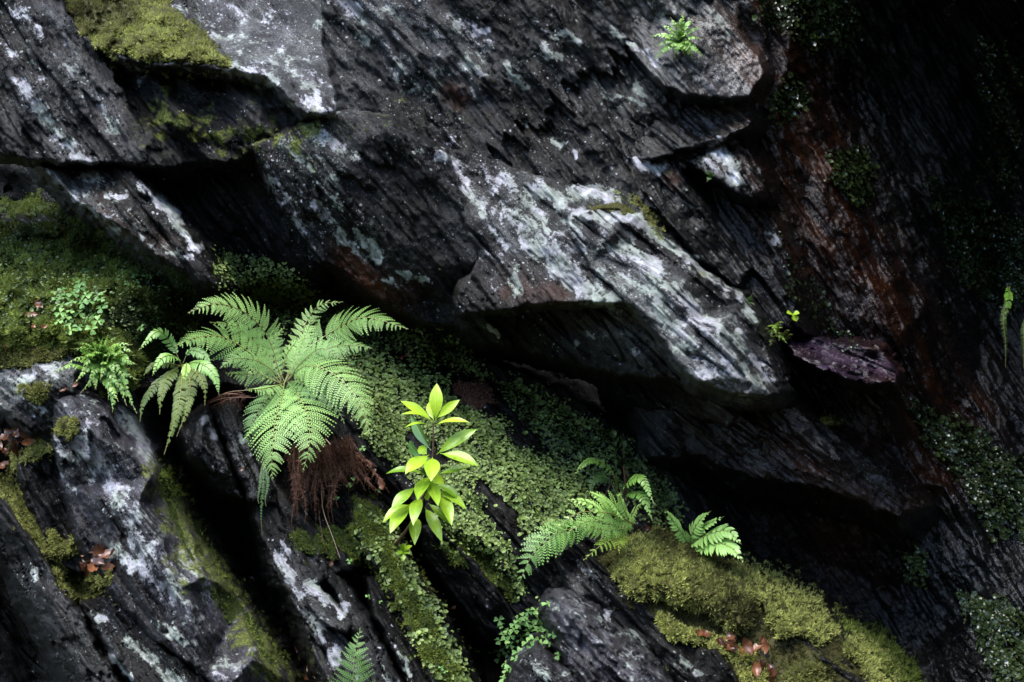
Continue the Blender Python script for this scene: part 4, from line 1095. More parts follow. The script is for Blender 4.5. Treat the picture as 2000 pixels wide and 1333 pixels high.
# ---- big lady fern
A = lambda z, dd: zp(z, 340, 540, 3.332, dd)
lf = empty('lady_fern', V(535, 775, 3.36))
tag(lf, 'big pale green feathery fern with broad arching fronds on the bank', 'fern')
frond(lf, A([(700, 690), (620, 420), (480, 250), (280, 180), (88, 240)], (3.36, 3.34, 3.3, 3.24, 3.18)), .060, 'lady_fern_pale', 25, tint=.75, start=.14, m=12)
frond(lf, A([(690, 690), (520, 520), (330, 400), (150, 400), (0, 460)], (3.36, 3.37, 3.35, 3.3, 3.24)), .068, 'lady_fern_leaf', 26, tint=.6, m=12)
frond(lf, A([(720, 690), (820, 520), (1000, 380), (1230, 270), (1525, 345)], (3.36, 3.4, 3.42, 3.38, 3.3)), .072, 'lady_fern_leaf', 27, tint=.5, m=13, face=(.1, -.7, .7))
frond(lf, A([(720, 690), (800, 470), (860, 300), (950, 190), (1100, 168)], (3.36, 3.44, 3.48, 3.48, 3.45)), .039, 'lady_fern_pale', 20, tint=.6, m=9)
frond(lf, A([(730, 690), (850, 590), (1010, 620), (1180, 780), (1282, 1040)], (3.36, 3.3, 3.24, 3.18, 3.14)), .070, 'lady_fern_pale', 27, tint=.5, m=13, face=(.25, -.75, .6))
frond(lf, A([(720, 690), (700, 800), (660, 940), (640, 1120), (640, 1330)], (3.36, 3.28, 3.2, 3.14, 3.12)), .081, 'lady_fern_pale', 26, tint=.55, m=14, face=(-.2, -.85, .5))
frond(lf, A([(740, 690), (810, 780), (870, 920), (880, 1090), (838, 1276)], (3.36, 3.26, 3.17, 3.1, 3.08)), .069, 'lady_fern_pale', 25, tint=.55, m=13, face=(.1, -.85, .5))
frond(lf, A([(690, 690), (560, 640), (450, 640), (330, 630)], (3.36, 3.38, 3.37, 3.35)), .036, 'lady_fern_leaf', 16, tint=.3, m=8)
frond(lf, A([(705, 690), (640, 560), (640, 440), (720, 330)], (3.36, 3.4, 3.42, 3.42)), .039, 'lady_fern_leaf', 16, tint=.4, m=8)
frond(lf, A([(690, 700), (730, 520), (790, 430), (800, 380)], (3.35, 3.34, 3.33, 3.32)), .021, 'lady_fern_pale', 12, tint=.75, m=5, start=.35)
frond(lf, A([(735, 690), (830, 560), (960, 470), (1090, 540)], (3.36, 3.36, 3.35, 3.32)), .044, 'lady_fern_leaf', 18, tint=.3, m=9)
frond(lf, A([(720, 700), (640, 720), (560, 735), (460, 738)], (3.36, 3.3, 3.26, 3.22)), .029, 'lady_fern_pale', 16, tint=.5, m=7)
frond(lf, A([(700, 700), (600, 660), (520, 610), (480, 650)], (3.36, 3.33, 3.3, 3.28)), .016, 'lady_fern_pale', 9, tint=.9, m=4)

for z, dd, wd, tn, mt in (
        ([(720, 690), (660, 560), (560, 460), (400, 330), (230, 300)], (3.38, 3.4, 3.4, 3.38, 3.34), .045, .3, 'lady_fern_leaf'),
        ([(730, 690), (860, 540), (1000, 470), (1150, 450), (1290, 470)], (3.38, 3.38, 3.38, 3.36, 3.33), .045, .35, 'lady_fern_leaf'),
        ([(735, 690), (800, 690), (930, 740), (1050, 850), (1110, 960)], (3.38, 3.3, 3.25, 3.22, 3.2), .040, .0, 'lady_fern_leaf'),
        ([(720, 690), (640, 760), (560, 860), (500, 980), (470, 1090)], (3.38, 3.33, 3.28, 3.25, 3.24), .040, .0, 'lady_fern_leaf'),
        ([(705, 690), (610, 590), (500, 540), (380, 540), (300, 600)], (3.36, 3.34, 3.32, 3.3, 3.28), .034, .45, 'lady_fern_leaf'),
        ([(740, 680), (790, 560), (830, 440), (880, 330), (900, 250)], (3.38, 3.42, 3.44, 3.45, 3.45), .030, .55, 'lady_fern_pale')):
    frond(lf, A(z, dd), wd, mt, 23, tint=tn, m=10, start=.12)

# ---- drooping shield fern, left of it
B = lambda z, dd: zp(z, 0, 433, 2.854, dd)
sf = empty('shield_fern', V(356, 718, 3.5))
tag(sf, 'dull green fern with drooping leathery yellowing fronds left of the big fern', 'fern')
for z, dd, wd, tn, mt, nn in (
        ([(1010, 800), (960, 690), (880, 615), (770, 722)], (3.5, 3.5, 3.46, 3.4), .018, .4, 'male_fern_leaf', 22),
        ([(1010, 800), (970, 750), (900, 765), (848, 862)], (3.5, 3.44, 3.4, 3.36), .019, .3, 'male_fern_leaf', 20),
        ([(1020, 800), (1110, 790), (1190, 850), (1222, 968)], (3.5, 3.42, 3.37, 3.33), .021, .3, 'male_fern_leaf', 24),
        ([(1020, 800), (1090, 840), (1140, 920), (1142, 1026)], (3.5, 3.4, 3.34, 3.32), .018, .85, 'shield_fern_leaf', 20),
        ([(1015, 800), (1010, 930), (980, 1090), (915, 1300)], (3.5, 3.36, 3.28, 3.24), .021, .75, 'shield_fern_leaf', 34),
        ([(1010, 800), (940, 860), (900, 960), (890, 1078)], (3.5, 3.4, 3.33, 3.3), .020, .6, 'shield_fern_leaf', 24),
        ([(1015, 800), (1060, 900), (1040, 1050), (985, 1200)], (3.5, 3.38, 3.3, 3.27), .019, .9, 'shield_fern_leaf', 28),
        ([(1000, 800), (880, 900), (800, 1010), (780, 1120)], (3.5, 3.4, 3.34, 3.3), .016, .15, 'shield_fern_leaf', 22),
        ([(1010, 810), (930, 790), (850, 800), (800, 860)], (3.5, 3.46, 3.43, 3.4), .016, .3, 'shield_fern_leaf', 18),
        ([(1020, 790), (1060, 720), (1130, 740), (1180, 800)], (3.5, 3.5, 3.47, 3.44), .016, .25, 'male_fern_leaf', 18)):
    frond(sf, B(z, dd), wd, mt, nn, 'simple', tint=tn, start=.16, sweep=.2, droop=.3, peak=.3, fat=.9, face=(0, -.85, .5))
frond(sf, B([(1040, 790), (1035, 840), (1020, 890)], (3.36, 3.32, 3.3)), .014, 'bright_fern_leaf', 8, 'simple', tint=.2, start=.0, sweep=.6, fat=1.3)

# ---- crisp little fern on the ledge at left
C_ = B
hf = empty('crisped_fern', V(200, 735, 3.42))
tag(hf, 'tuft of short crinkled glossy fern fronds above the big slab', 'fern')
rr = random.Random(5)
tips = [(440, 690), (500, 650), (575, 660), (660, 650), (720, 740), (700, 800), (745, 880), (740, 1050), (620, 1045), (460, 950), (310, 855), (430, 900), (680, 870), (540, 930), (640, 760), (420, 780), (700, 960), (520, 740), (600, 980), (690, 1010), (470, 830), (560, 800), (630, 850), (480, 760), (520, 690), (590, 700), (640, 700), (680, 740), (460, 720), (430, 830), (660, 930), (560, 880), (600, 640), (410, 720), (380, 800), (720, 700), (650, 990), (500, 900), (540, 650), (620, 720), (740, 800), (590, 760), (450, 880)]
for i, (tx, ty) in enumerate(tips):
    tx, ty = 570 + (tx - 570) * 1.14, 830 + (ty - 830) * 1.1
    bx, by = 570 + rr.uniform(-60, 60), 830 + rr.uniform(-50, 50)
    mx, my = bx * .45 + tx * .55 + rr.uniform(-20, 20), by * .45 + ty * .55 - rr.uniform(15, 60)
    frond(hf, B([(bx, by), (mx, my), (tx, ty)], (3.42, 3.34, 3.32 - rr.uniform(0, .05))), .0145 * rr.uniform(.8, 1.25), 'hard_fern_leaf', 15, 'simple', tint=rr.uniform(.3, 1), start=.08, sweep=.15, fat=1.15, droop=.5, peak=.25, jit=.15, stalk=.0009)

# ---- fern clump by the lower right boulder
D_ = lambda z, dd: zp(z, 950, 866, 2.8546, dd)
mf = empty('male_fern', V(1215, 1040, 3.4))
tag(mf, 'glossy green fern with spreading fronds between slab and mossy boulder', 'fern')
frond(mf, D_([(820, 450), (720, 400), (620, 385), (510, 390), (395, 470)], (3.36, 3.28, 3.22, 3.18, 3.15)), .060, 'male_fern_leaf', 12, tint=1.0, m=9, start=.02, fat=1.5, peak=.3, sweep=.05, face=(0, -.95, .3), droop=.3)
frond(mf, D_([(760, 480), (560, 470), (400, 500), (270, 600), (176, 792)], (3.4, 3.38, 3.34, 3.3, 3.26)), .052, 'male_fern_leaf', 16, tint=.15, m=9, start=.2, fat=1.3)
frond(mf, D_([(790, 480), (720, 530), (640, 570), (540, 655)], (3.4, 3.28, 3.22, 3.18)), .030, 'bright_fern_leaf', 13, tint=.5, m=7, start=.1, fat=1.2)
frond(mf, D_([(780, 500), (740, 530), (735, 560), (742, 620)], (3.4, 3.3, 3.25, 3.22)), .020, 'bright_fern_leaf', 9, tint=.4, m=5, start=.1, fat=1.2)
frond(mf, D_([(780, 470), (800, 420), (830, 370), (872, 335)], (3.4, 3.37, 3.34, 3.31)), .026, 'male_fern_leaf', 12, tint=.85, m=7, start=.05, fat=1.2)
frond(mf, D_([(820, 460), (760, 420), (700, 400), (640, 330)], (3.38, 3.32, 3.28, 3.25)), .034, 'male_fern_leaf', 11, tint=.8, m=7, start=.05, fat=1.4)
frond(mf, D_([(790, 480), (680, 450), (560, 440), (450, 500)], (3.38, 3.28, 3.22, 3.19)), .040, 'male_fern_leaf', 12, tint=.55, m=7, start=.05, fat=1.4)
frond(mf, D_([(770, 480), (640, 480), (520, 440), (440, 430)], (3.4, 3.38, 3.36, 3.35)), .030, 'male_fern_leaf', 16, tint=.3, m=8)

for z, dd in (([(800, 470), (720, 380), (640, 310), (545, 262)], (3.36, 3.3, 3.26, 3.22)), ([(800, 470), (770, 380), (745, 310), (752, 264)], (3.36, 3.31, 3.28, 3.25)), ([(800, 470), (740, 390), (680, 320), (640, 270)], (3.36, 3.29, 3.24, 3.21)), ([(790, 480), (690, 420), (560, 330), (428, 318)], (3.36, 3.27, 3.21, 3.17))):
    frond(mf, D_(z, dd), .019, 'male_fern_leaf', 15, 'simple', tint=.95, start=.25, sweep=.35, fat=1.0, droop=.25)

pf = empty('polypody', V(1205, 985, 3.55))
tag(pf, 'small fern with ladder-like fronds and brown hairy stems behind the glossy fern', 'fern')
for z, dd, wd, tn, mt in (
        ([(750, 330), (770, 240), (860, 195), (938, 345)], (3.5, 3.42, 3.36, 3.3), .013, .5, 'hard_fern_leaf'),
        ([(750, 330), (800, 280), (870, 300), (926, 436)], (3.5, 3.42, 3.36, 3.3), .012, .2, 'hard_fern_leaf'),
        ([(740, 330), (700, 160), (580, 95), (478, 188)], (3.55, 3.55, 3.5, 3.44), .010, .6, 'hard_fern_leaf'),
        ([(740, 330), (680, 200), (600, 200), (575, 290)], (3.55, 3.53, 3.49, 3.45), .012, .1, 'shade_fern_leaf'),
        ([(740, 330), (730, 250), (725, 200), (722, 165)], (3.55, 3.5, 3.48, 3.47), .010, .7, 'shield_fern_leaf')):
    frond(pf, D_(z, dd), wd * 1.45, mt, 22, 'simple', tint=tn, start=.3, sweep=.15, fat=.85, droop=.2, peak=.3)
b = Buf()
tube(b, curve(W(*np.array(D_([(760, 340), (775, 230), (765, 130)], (3.52, 3.48, 3.46))).T), 10), .0032, .0024, .3, 5)
tube(b, curve(W(*np.array(D_([(660, 300), (690, 230), (690, 180)], (3.52, 3.5, 3.48))).T), 8), .0022, .0015, .2, 5)
rg = random.Random(8)
for i in range(60):
    k = rg.random()
    c0 = np.array(V(950 + (768 + 8 * math.sin(k * 6)) / 2.8546, 866 + (130 + 200 * k) / 2.8546, 3.49 - .02 * (1 - k)))
    dv = np.array([rg.uniform(-1, 1), rg.uniform(-.6, .3), rg.uniform(-.6, .6)]) * .008
    b.add([c0, c0 + dv + np.array([.0012, 0, 0]), c0 + dv * 1.2], f3=[(0, 1, 2)], t=.4)
b.build('stem', 'bark', pf)

rf = empty('male_fern', V(1345, 1058, 3.5))
tag(rf, 'pale fern rising behind the top of the mossy boulder', 'fern')
frond(rf, D_([(1130, 580), (1080, 490), (1030, 420), (988, 362)], (3.48, 3.44, 3.42, 3.4)), .022, 'male_fern_leaf', 12, 'simple', tint=.7, sweep=.35, fat=1.0, droop=.25)
frond(rf, D_([(1130, 580), (1150, 500), (1200, 420), (1254, 378)], (3.48, 3.44, 3.4, 3.37)), .027, 'male_fern_leaf', 13, 'simple', tint=.8, sweep=.35, fat=1.0, droop=.25)
frond(rf, D_([(1150, 570), (1200, 480), (1260, 440), (1328, 408)], (3.48, 3.42, 3.38, 3.35)), .020, 'male_fern_leaf', 12, 'simple', tint=.85, sweep=.35, fat=1.0, droop=.25)
frond(rf, D_([(1130, 580), (1220, 520), (1340, 490), (1424, 566)], (3.48, 3.4, 3.34, 3.29)), .033, 'male_fern_leaf', 16, 'simple', tint=.75, sweep=.35, fat=1.0, droop=.25)
frond(rf, D_([(1150, 590), (1260, 560), (1360, 580), (1432, 664)], (3.48, 3.38, 3.31, 3.26)), .037, 'male_fern_leaf', 17, 'simple', tint=.85, sweep=.35, fat=1.0, droop=.25)

# ---- other small ferns
bf = empty('lady_fern', V(685, 1420, 3.02))
tag(bf, 'feathery dark green fern frond at the bottom edge', 'fern')
frond(bf, [(690, 1440, 3.02), (690, 1370, 3.0), (692, 1290, 3.0), (704, 1226, 3.03)], .052, 'lady_fern_leaf', 22, tint=.2, m=11, start=.1)
frond(bf, [(700, 1440, 3.02), (670, 1390, 2.98), (650, 1350, 2.97), (640, 1320, 2.97)], .03, 'lady_fern_leaf', 14, tint=.15, m=7, start=.1)

uf = empty('small_fern', V(1326, 84, 3.58))
tag(uf, 'rosette of short green fern fronds high on the upper rock', 'fern')
for i, (tx, ty) in enumerate([(1276, 72), (1280, 116), (1284, 92), (1296, 52), (1312, 40), (1334, 30), (1350, 40), (1366, 56), (1368, 78), (1372, 112), (1352, 116), (1336, 110), (1318, 112), (1300, 104), (1302, 72), (1345, 70), (1326, 58), (1358, 96)]):
    mx, my = (1328 + tx) / 2, (82 + ty) / 2 - 8
    d0 = float(depth_at(1328, 82))
    tx, ty = 1326 + (tx - 1326) * 1.18, 80 + (ty - 80) * 1.15
    frond(uf, [(1328, 84, d0), (mx, my, d0 - .05), (tx, ty, d0 - .04)], .012, 'hard_fern_leaf' if i % 3 else 'male_fern_leaf', 13, 'simple', tint=rr.uniform(.3, 1), start=.08, sweep=.2, fat=1.0, droop=.3, stalk=.0008)

ef = empty('small_fern', V(1512, 640, 3.36))
tag(ef, 'small feathery fern at the right tip of the bright rock blade', 'fern')
for i in range(11):
    bx, by = 1500 + rr.uniform(0, 30), 635 + rr.uniform(0, 35)
    tx, ty = bx + rr.uniform(-12, 32), by + rr.uniform(-18, 26)
    frond(ef, [(bx, by, 3.40), ((bx + tx) / 2 + 2, (by + ty) / 2 - 8, 3.34), (tx, ty, 3.32)], .011, 'bright_fern_leaf' if i % 3 == 0 else 'shield_fern_leaf', 9, 'bi', tint=rr.uniform(.1, .8), start=.1, m=4, fat=1.2, stalk=.0006)
tf = empty('small_fern', V(1460, 592, 3.42))
tag(tf, 'tiny fern sprig on the upper edge of the bright rock blade', 'fern')
for tx, ty in ((1472, 572), (1446, 580), (1452, 600), (1474, 596)):
    frond(tf, [(1460, 592, 3.42), ((1460 + tx) / 2, (588 + ty) / 2, 3.38), (tx, ty, 3.37)], .008, 'shade_fern_leaf', 7, 'simple', tint=.6, start=.1, fat=1.1, stalk=.0006)
tf = empty('small_fern', V(1388, 345, 3.5))
tag(tf, 'tiny green fern below the white lichened block', 'fern')
for tx, ty in ((1372, 332), (1384, 330), (1398, 342), (1380, 356), (1394, 334)):
    frond(tf, [(1388, 345, 3.52), ((1388 + tx) / 2, (343 + ty) / 2, 3.48), (tx, ty, 3.47)], .007, 'shade_fern_leaf', 7, 'simple', tint=.8, start=.1, fat=1.1, stalk=.0006)
for pts, lab in (([(1972, 560, 3.6), (1960, 620, 3.56), (1964, 670, 3.56), (1964, 718, 3.57)], 'hanging ladder fern frond over black rock near right edge'),
                 ([(2012, 600, 3.55), (2000, 640, 3.53), (2000, 680, 3.53), (1999, 720, 3.54)], 'hanging fern frond cut by the right edge')):
    h_ = empty('hanging_fern', V(*pts[0]))
    tag(h_, lab, 'fern')
    frond(h_, pts, .009, 'shield_fern_leaf', 22, 'simple', tint=.8, start=.1, sweep=.3, fat=.9, droop=.2)
    if pts[0][0] < 2000:
        frond(h_, [(1968, 560, 3.6), (1970, 580, 3.54), (1966, 610, 3.53), (1958, 632, 3.53)], .012, 'bright_fern_leaf', 10, 'simple', tint=.1, start=.1, sweep=.4, fat=1.1, droop=.2)
sp = empty('spleenwort', V(515, 905, 3.32))
tag(sp, 'slender trailing spleenwort strands on the rib beside the brown roots', 'fern')
for x_, l_ in ((512, 1045), (520, 990), (506, 985)):
    frond(sp, [(514, 900, 3.33), (x_ + 3, 940, 3.29), (x_ - 2, (940 + l_) / 2 + 10, 3.27), (x_, l_, 3.26)], .0055, 'shade_fern_leaf', 26, 'simple', tint=.05, start=.05, sweep=.2, fat=.8, stalk=.0007)

# ---- withered brown fronds
wf = empty('withered_fern', V(620, 880, 3.34))
tag(wf, 'mass of withered brown fern fronds hanging below the big fern', 'dead fern')
rw = random.Random(12)
for i in range(70):
    bx, by = rw.uniform(560, 690), rw.uniform(845, 890)
    if bx > 640 and rw.random() < .6:
        tx, ty = bx + rw.uniform(20, 75), by + rw.uniform(30, 95)
    else:
        tx, ty = bx + rw.uniform(-22, 16), by + rw.choice((40, 70, 110, 150)) * rw.uniform(.8, 1.1)
    d1 = min(float(depth_at(tx, ty)) - .02, 3.36)
    d1 = max(d1, 3.16)
    frond(wf, [(bx, by, 3.30), (bx * .6 + tx * .4 + rw.uniform(-8, 8), by * .55 + ty * .45, d1 - .01), (bx * .3 + tx * .7 + rw.uniform(-6, 6), by * .25 + ty * .75, d1 - .01), (tx, ty, d1)], .014 * rw.uniform(.7, 1.3), 'withered_frond', 30, 'bi', tint=rw.uniform(.1, .95), start=.05, m=5, fat=1.0, droop=1.2, jit=.5, sweep=.7, stalk=.0011)
for i in range(8):
    bx, by = rw.uniform(400, 470), rw.uniform(770, 790)
    d1 = float(depth_at(bx, by)) - .015
    frond(wf, [(480 + rw.uniform(-10, 10), 775, 3.36), ((bx + 480) / 2, by - 6, 3.34), (bx, by + 10, d1)], .010, 'withered_frond', 14, 'bi', tint=rw.uniform(.3, 1), start=.05, m=4, fat=.7, droop=1.2, jit=.5, stalk=.001)

# ================================================================== rhododendron


def blade_leaf(name, p0, p1, width, mat, parent, nrm, tint=.5, bend=.10, fold=.18, shape=1.0, rng=FR, petiole=.05):
    """an oval leaf between two points, with a midrib groove"""
    p0, p1 = np.array(p0), np.array(p1)
    L = np.linalg.norm(p1 - p0)
    t = (p1 - p0) / L
    n = np.asarray(nrm, float)
    n = n - t * (n @ t)
    n /= np.linalg.norm(n)
    s = np.cross(t, n)
    rows, cols = 15, 7
    x = np.linspace(0, 1, rows)
    xx = np.clip((x - petiole) / (1 - petiole), 0, 1)
    w = width * 1.12 * np.sin(np.pi * xx ** (1.08 * shape)) ** .95
    w = np.maximum(w, width * .03)
    w[-1] = width * .015
    c = np.linspace(-1, 1, cols)
    v, tt = [], []
    ph = rng.uniform(0, 6)
    for i in range(rows):
        ctr = p0 + t * L * x[i] + n * L * bend * (4 * x[i] * (1 - x[i])) * .5 - n * L * bend * .6 * x[i] ** 3
        for j in range(cols):
            wav = .05 * width * math.sin(ph + 9 * x[i] + 2 * c[j]) * abs(c[j])
            v.append(ctr + s * w[i] * c[j] + n * (fold * w[i] * abs(c[j]) ** 1.3 + wav))
            tt.append(tint + (.16 if j == cols // 2 else 0) - .10 * (i % 2) * abs(c[j]) + rng.uniform(-.05, .05) - (.35 if rng.random() < .025 else 0))
    f = [(i * cols + j, i * cols + j + 1, (i + 1) * cols + j + 1, (i + 1) * cols + j) for i in range(rows - 1) for j in range(cols - 1)]
    b = Buf()
    b.add(v, f4=f, t=tt)
    lo = b.build(name, mat, parent, smooth=True)
    rb = Buf()
    mid = np.array([v[i * cols + cols // 2] for i in range(rows - 1)]) + n * width * .02
    tube(rb, mid, width * .055, width * .012, min(1, tint + .35), 4)
    rb.build('midrib', mat, lo, smooth=True)
    return lo


E = lambda x, y: (730 + x / 3.508, 730 + y / 3.508)
rh = empty('rhododendron', V(*E(120, 1210), 3.4))
tag(rh, 'young rhododendron with whorls of bright yellow-green leaves', 'shrub')
b = Buf()
stem = [(*E(118, 1212), 3.40), (*E(240, 1050), 3.30), (*E(325, 900), 3.24), (*E(372, 710), 3.22), (*E(404, 560), 3.20), (*E(408, 345), 3.20)]
tube(b, curve(W(*np.array(stem).T), 40), .0042, .0018, .45, 6)
tube(b, curve(W(*np.array([(*E(255, 1020), 3.31), (*E(300, 900), 3.30), (*E(345, 820), 3.30)]).T), 8), .003, .002, .3, 6)
b.build('stem', 'bark', rh)
# base, tip, full width (zoom units), tip depth offset, normal, tint, material(0 bright green, 1 darker green)
LV = [
    ((425, 320), (430, 66), 84, .00, (0, -1, .25), .95, 0), ((412, 320), (374, 188), 52, .03, (-.4, -1, .2), .75, 0), ((430, 310), (585, 178), 58, -.01, (.35, -.8, .6), .9, 0),
    ((425, 352), (650, 318), 52, -.03, (.1, -.6, 1), .95, 0), ((402, 325), (188, 184), 66, -.02, (-.2, -.7, .8), .97, 0), ((402, 335), (203, 256), 44, -.05, (-.1, -.6, 1), .9, 0), ((402, 372), (223, 345), 40, -.07, (-.1, -.5, 1), .88, 0),
    ((392, 528), (248, 280), 78, .05, (-.7, -.7, .1), .6, 1), ((430, 555), (703, 374), 80, .00, (.25, -.7, .6), .5, 0), ((455, 548), (716, 620), 88, -.04, (.15, -.75, .8), .6, 0), ((440, 692), (652, 640), 66, -.02, (0, -.6, 1), .35, 0),
    ((378, 560), (217, 676), 92, -.07, (-.1, -.8, .7), .72, 0), ((402, 575), (394, 722), 98, -.09, (.1, -.9, .55), .68, 0), ((366, 556), (308, 498), 66, .03, (-.2, -.9, .4), .75, 0), ((325, 580), (232, 458), 64, .06, (-.7, -.7, .1), .2, 1),
    ((345, 690), (85, 662), 58, -.02, (0, -.6, 1), .3, 0), ((378, 705), (296, 854), 90, -.10, (-.2, -.9, .5), .5, 0), ((376, 720), (442, 895), 76, -.11, (.2, -.9, .5), .55, 0), ((400, 745), (478, 715), 90, .02, (.2, -.9, .5), .75, 0),
    ((420, 762), (598, 858), 60, -.04, (.3, -.7, .7), .35, 0), ((435, 805), (632, 908), 70, -.06, (.3, -.8, .7), .5, 0), ((438, 830), (537, 1012), 86, -.10, (.3, -.9, .5), .55, 0), ((372, 890), (528, 1025), 60, -.04, (.2, -.7, .7), .4, 0),
    ((350, 920), (466, 1134), 74, -.08, (.1, -.9, .5), .62, 0), ((318, 850), (268, 1014), 80, -.10, (-.1, -.95, .5), .45, 0), ((290, 985), (280, 1148), 78, -.09, (0, -.8, .75), .62, 0), ((292, 775), (118, 924), 82, -.06, (-.3, -.8, .6), .5, 0),
    ((255, 898), (110, 1076), 94, -.09, (-.15, -.75, .75), .55, 0), ((255, 898), (60, 1002), 70, -.05, (-.2, -.7, .7), .75, 0), ((340, 640), (352, 700), 50, .03, (0, -1, .3), .2, 1), ((400, 800), (340, 860), 60, .02, (0, -1, .3), .7, 0),
]


def stem_depth(y):
    ys = [s_[1] for s_ in stem][::-1]
    return float(np.interp(730 + y / 3.508, ys, [s_[2] for s_ in stem][::-1]))


for (p0, p1, wz, dd, nr, tn, darker) in LV:
    d0 = stem_depth(p0[1])
    blade_leaf('leaf', V(*E(*p0), d0 - .005), V(*E(*p1), d0 + dd), wz / 3.508 * KPX * 3.2 * .5, 'rhododendron_dark_leaf' if darker else 'rhododendron_leaf', rh, nr, min(.97, tn + FR.uniform(-.16, .08)), bend=.11 + FR.uniform(-.09, .10), fold=FR.uniform(.1, .32))
sd_ = empty('seedling', V(788, 1085, 3.34))
tag(sd_, 'tiny leafy seedling at the foot of the rhododendron stem', 'seedling')
b = Buf()
tube(b, curve(W(*np.array([(786, 1092, 3.34), (787, 1078, 3.31)]).T), 5), .0012, .0008, .4, 4)
b.build('stem', 'stalk', sd_)
d_ = min(3.31, float(depth_at(787, 1078)) - .02)
for p1, tn in (((804, 1066), .9), ((800, 1081), .5), ((788, 1096), .7), ((775, 1083), .3), ((782, 1064), .4), ((792, 1062), .5)):
    blade_leaf('leaf', V(787, 1077, d_), V(*p1, d_ - .02), .0055, 'rhododendron_leaf', sd_, (0, -.8, .6), tn * .7)
sp3 = empty('seedling', V(1550, 622, 3.66))
tag(sp3, 'three-leaved pale green sprout standing against the black wall', 'seedling')
b = Buf()
tube(b, curve(W(*np.array([(1552, 640, 3.68), (1549, 614, 3.56)]).T), 6), .0012, .0008, .4, 4)
b.build('stem', 'stalk', sp3)
for p1 in ((1537, 611), (1561, 612), (1556, 628)):
    blade_leaf('leaf', V(1548, 614, 3.56), V(*p1, 3.55), .0085, 'rhododendron_leaf', sp3, (0, -.7, .8), .75, petiole=.05)

# ================================================================== wood sorrel


def sorrel_mesh(name, rng):
    """three folded heart-shaped leaflets, radius 1"""
    v, f, t = [], [], []
    for k in range(3):
        a = k * 2.0944 + rng.uniform(-.1, .1)
        ca, sa = math.cos(a), math.sin(a)
        base = len(v)
        loc = [(0, 0, 0), (.45, .34, .10), (.85, .52, .06), (1.05, .30, -.02), (.88, 0, -.06), (1.05, -.30, -.02), (.85, -.52, .06), (.45, -.34, .10), (.5, 0, -.03)]
        for x, y, z in loc:
            v.append((x * ca - y * sa, x * sa + y * ca, z - .12 * x * x))
        f += [(base, base + 8, base + 1), (base + 1, base + 8, base + 2), (base + 2, base + 8, base + 3), (base + 3, base + 8, base + 4), (base + 4, base + 8, base + 5), (base + 5, base + 8, base + 6), (base + 6, base + 8, base + 7), (base + 7, base + 8, base)]
    b = Buf()
    b.add(v, f3=f, t=.5)
    return b


RS = random.Random(21)
SORREL = []
for k in range(5):
    bb_ = sorrel_mesh('leaf', RS)
    me_v = np.concatenate(bb_.v)
    o_ = mesh_object('leaf', me_v, [np.concatenate(bb_.f3)], 'sorrel_leaf', None, {'tint': np.full(len(me_v), .1 + .2 * k)}, None, False)
    SORREL.append(o_.data)
    bpy.data.objects.remove(o_)


def sorrel(spots, label, size=.0115, lift=.025, group='wood sorrel patches'):
    xs = np.array([s_[0] for s_ in spots])
    ys = np.array([s_[1] for s_ in spots])
    cx, cy = xs.mean(), ys.max()
    root = empty('wood_sorrel', V(cx, cy, float(depth_at(cx, cy))))
    tag(root, label, 'wood sorrel', group)
    for (x, y) in spots:
        d = float(depth_at(x, y))
        p = V(x, y, d - lift)
        me = RS.choice(SORREL)
        o = bpy.data.objects.new('leaf', me)
        COL.objects.link(o)
        o.parent = root
        o.location = p - root.location
        n = Vector((RS.gauss(0, .25), -.62 + RS.gauss(0, .2), .75 + RS.gauss(0, .15)))
        o.rotation_mode = 'QUATERNION'
        q = n.to_track_quat('Z', 'Y')
        from mathutils import Quaternion
        o.rotation_quaternion = q @ Quaternion((0, 0, 1), RS.uniform(0, 6.28))
        o.scale = (size * RS.uniform(.75, 1.15),) * 3
        w0 = W(x + RS.uniform(-3, 3), y + 16, d + .005)
        b = Buf()
        tube(b, curve([w0, (w0 + np.array(p)) / 2 + np.array([0, -.004, 0]), np.array(p)], 4), .0007, .0006, .5, 3)
        b.build('stalk', 'stalk', root)


def scatter_in(poly, n, mind=11):
    P = np.array(poly, float)
    out = []
    for _ in range(4000):
        x, y = RS.uniform(P[:, 0].min(), P[:, 0].max()), RS.uniform(P[:, 1].min(), P[:, 1].max())
        if poly_sd(np.array([x]), np.array([y]), P)[0] > 0 and all((x - a) ** 2 + (y - c) ** 2 > mind ** 2 for a, c in out):
            out.append((x, y))
            if len(out) >= n:
                break
    return out


sorrel(scatter_in([(105, 570), (150, 560), (195, 570), (205, 620), (180, 645), (130, 655), (110, 625)], 30, 14) + [(162, 530), (145, 545), (168, 545), (155, 555), (118, 578), (190, 578), (203, 596)], 'large wood sorrel patch on the mossy bank at left', .0135)
sorrel([(222, 520), (240, 530), (262, 538), (250, 552), (235, 545), (270, 562), (250, 556), (265, 550), (285, 540)], 'small wood sorrel patch on the bank above the crisped fern')
sorrel([(308, 562), (295, 540), (260, 602), (305, 620), (328, 582), (333, 632), (276, 640), (303, 645), (368, 575)], 'few scattered wood sorrel leaves near the drooping fern', .0095)
sorrel(scatter_in([(975, 1240), (1010, 1215), (1050, 1205), (1080, 1240), (1070, 1270), (1020, 1260), (1000, 1310), (975, 1290)], 34, 11) + [(1032, 1196), (1010, 1212), (975, 1212), (990, 1310), (985, 1325), (1092, 1280), (964, 1276), (1070, 1180), (978, 1222), (1022, 1205), (1046, 1192)], 'dense wood sorrel patch beside the purple-grey rocks', .0125)
sorrel([(682, 948), (656, 972), (708, 876), (738, 958), (690, 935)], 'few wood sorrel leaves near the withered fern', .008)
sorrel([(690, 708), (718, 712), (702, 690), (722, 676)], 'wood sorrel leaves at the right of the big fern', .009)
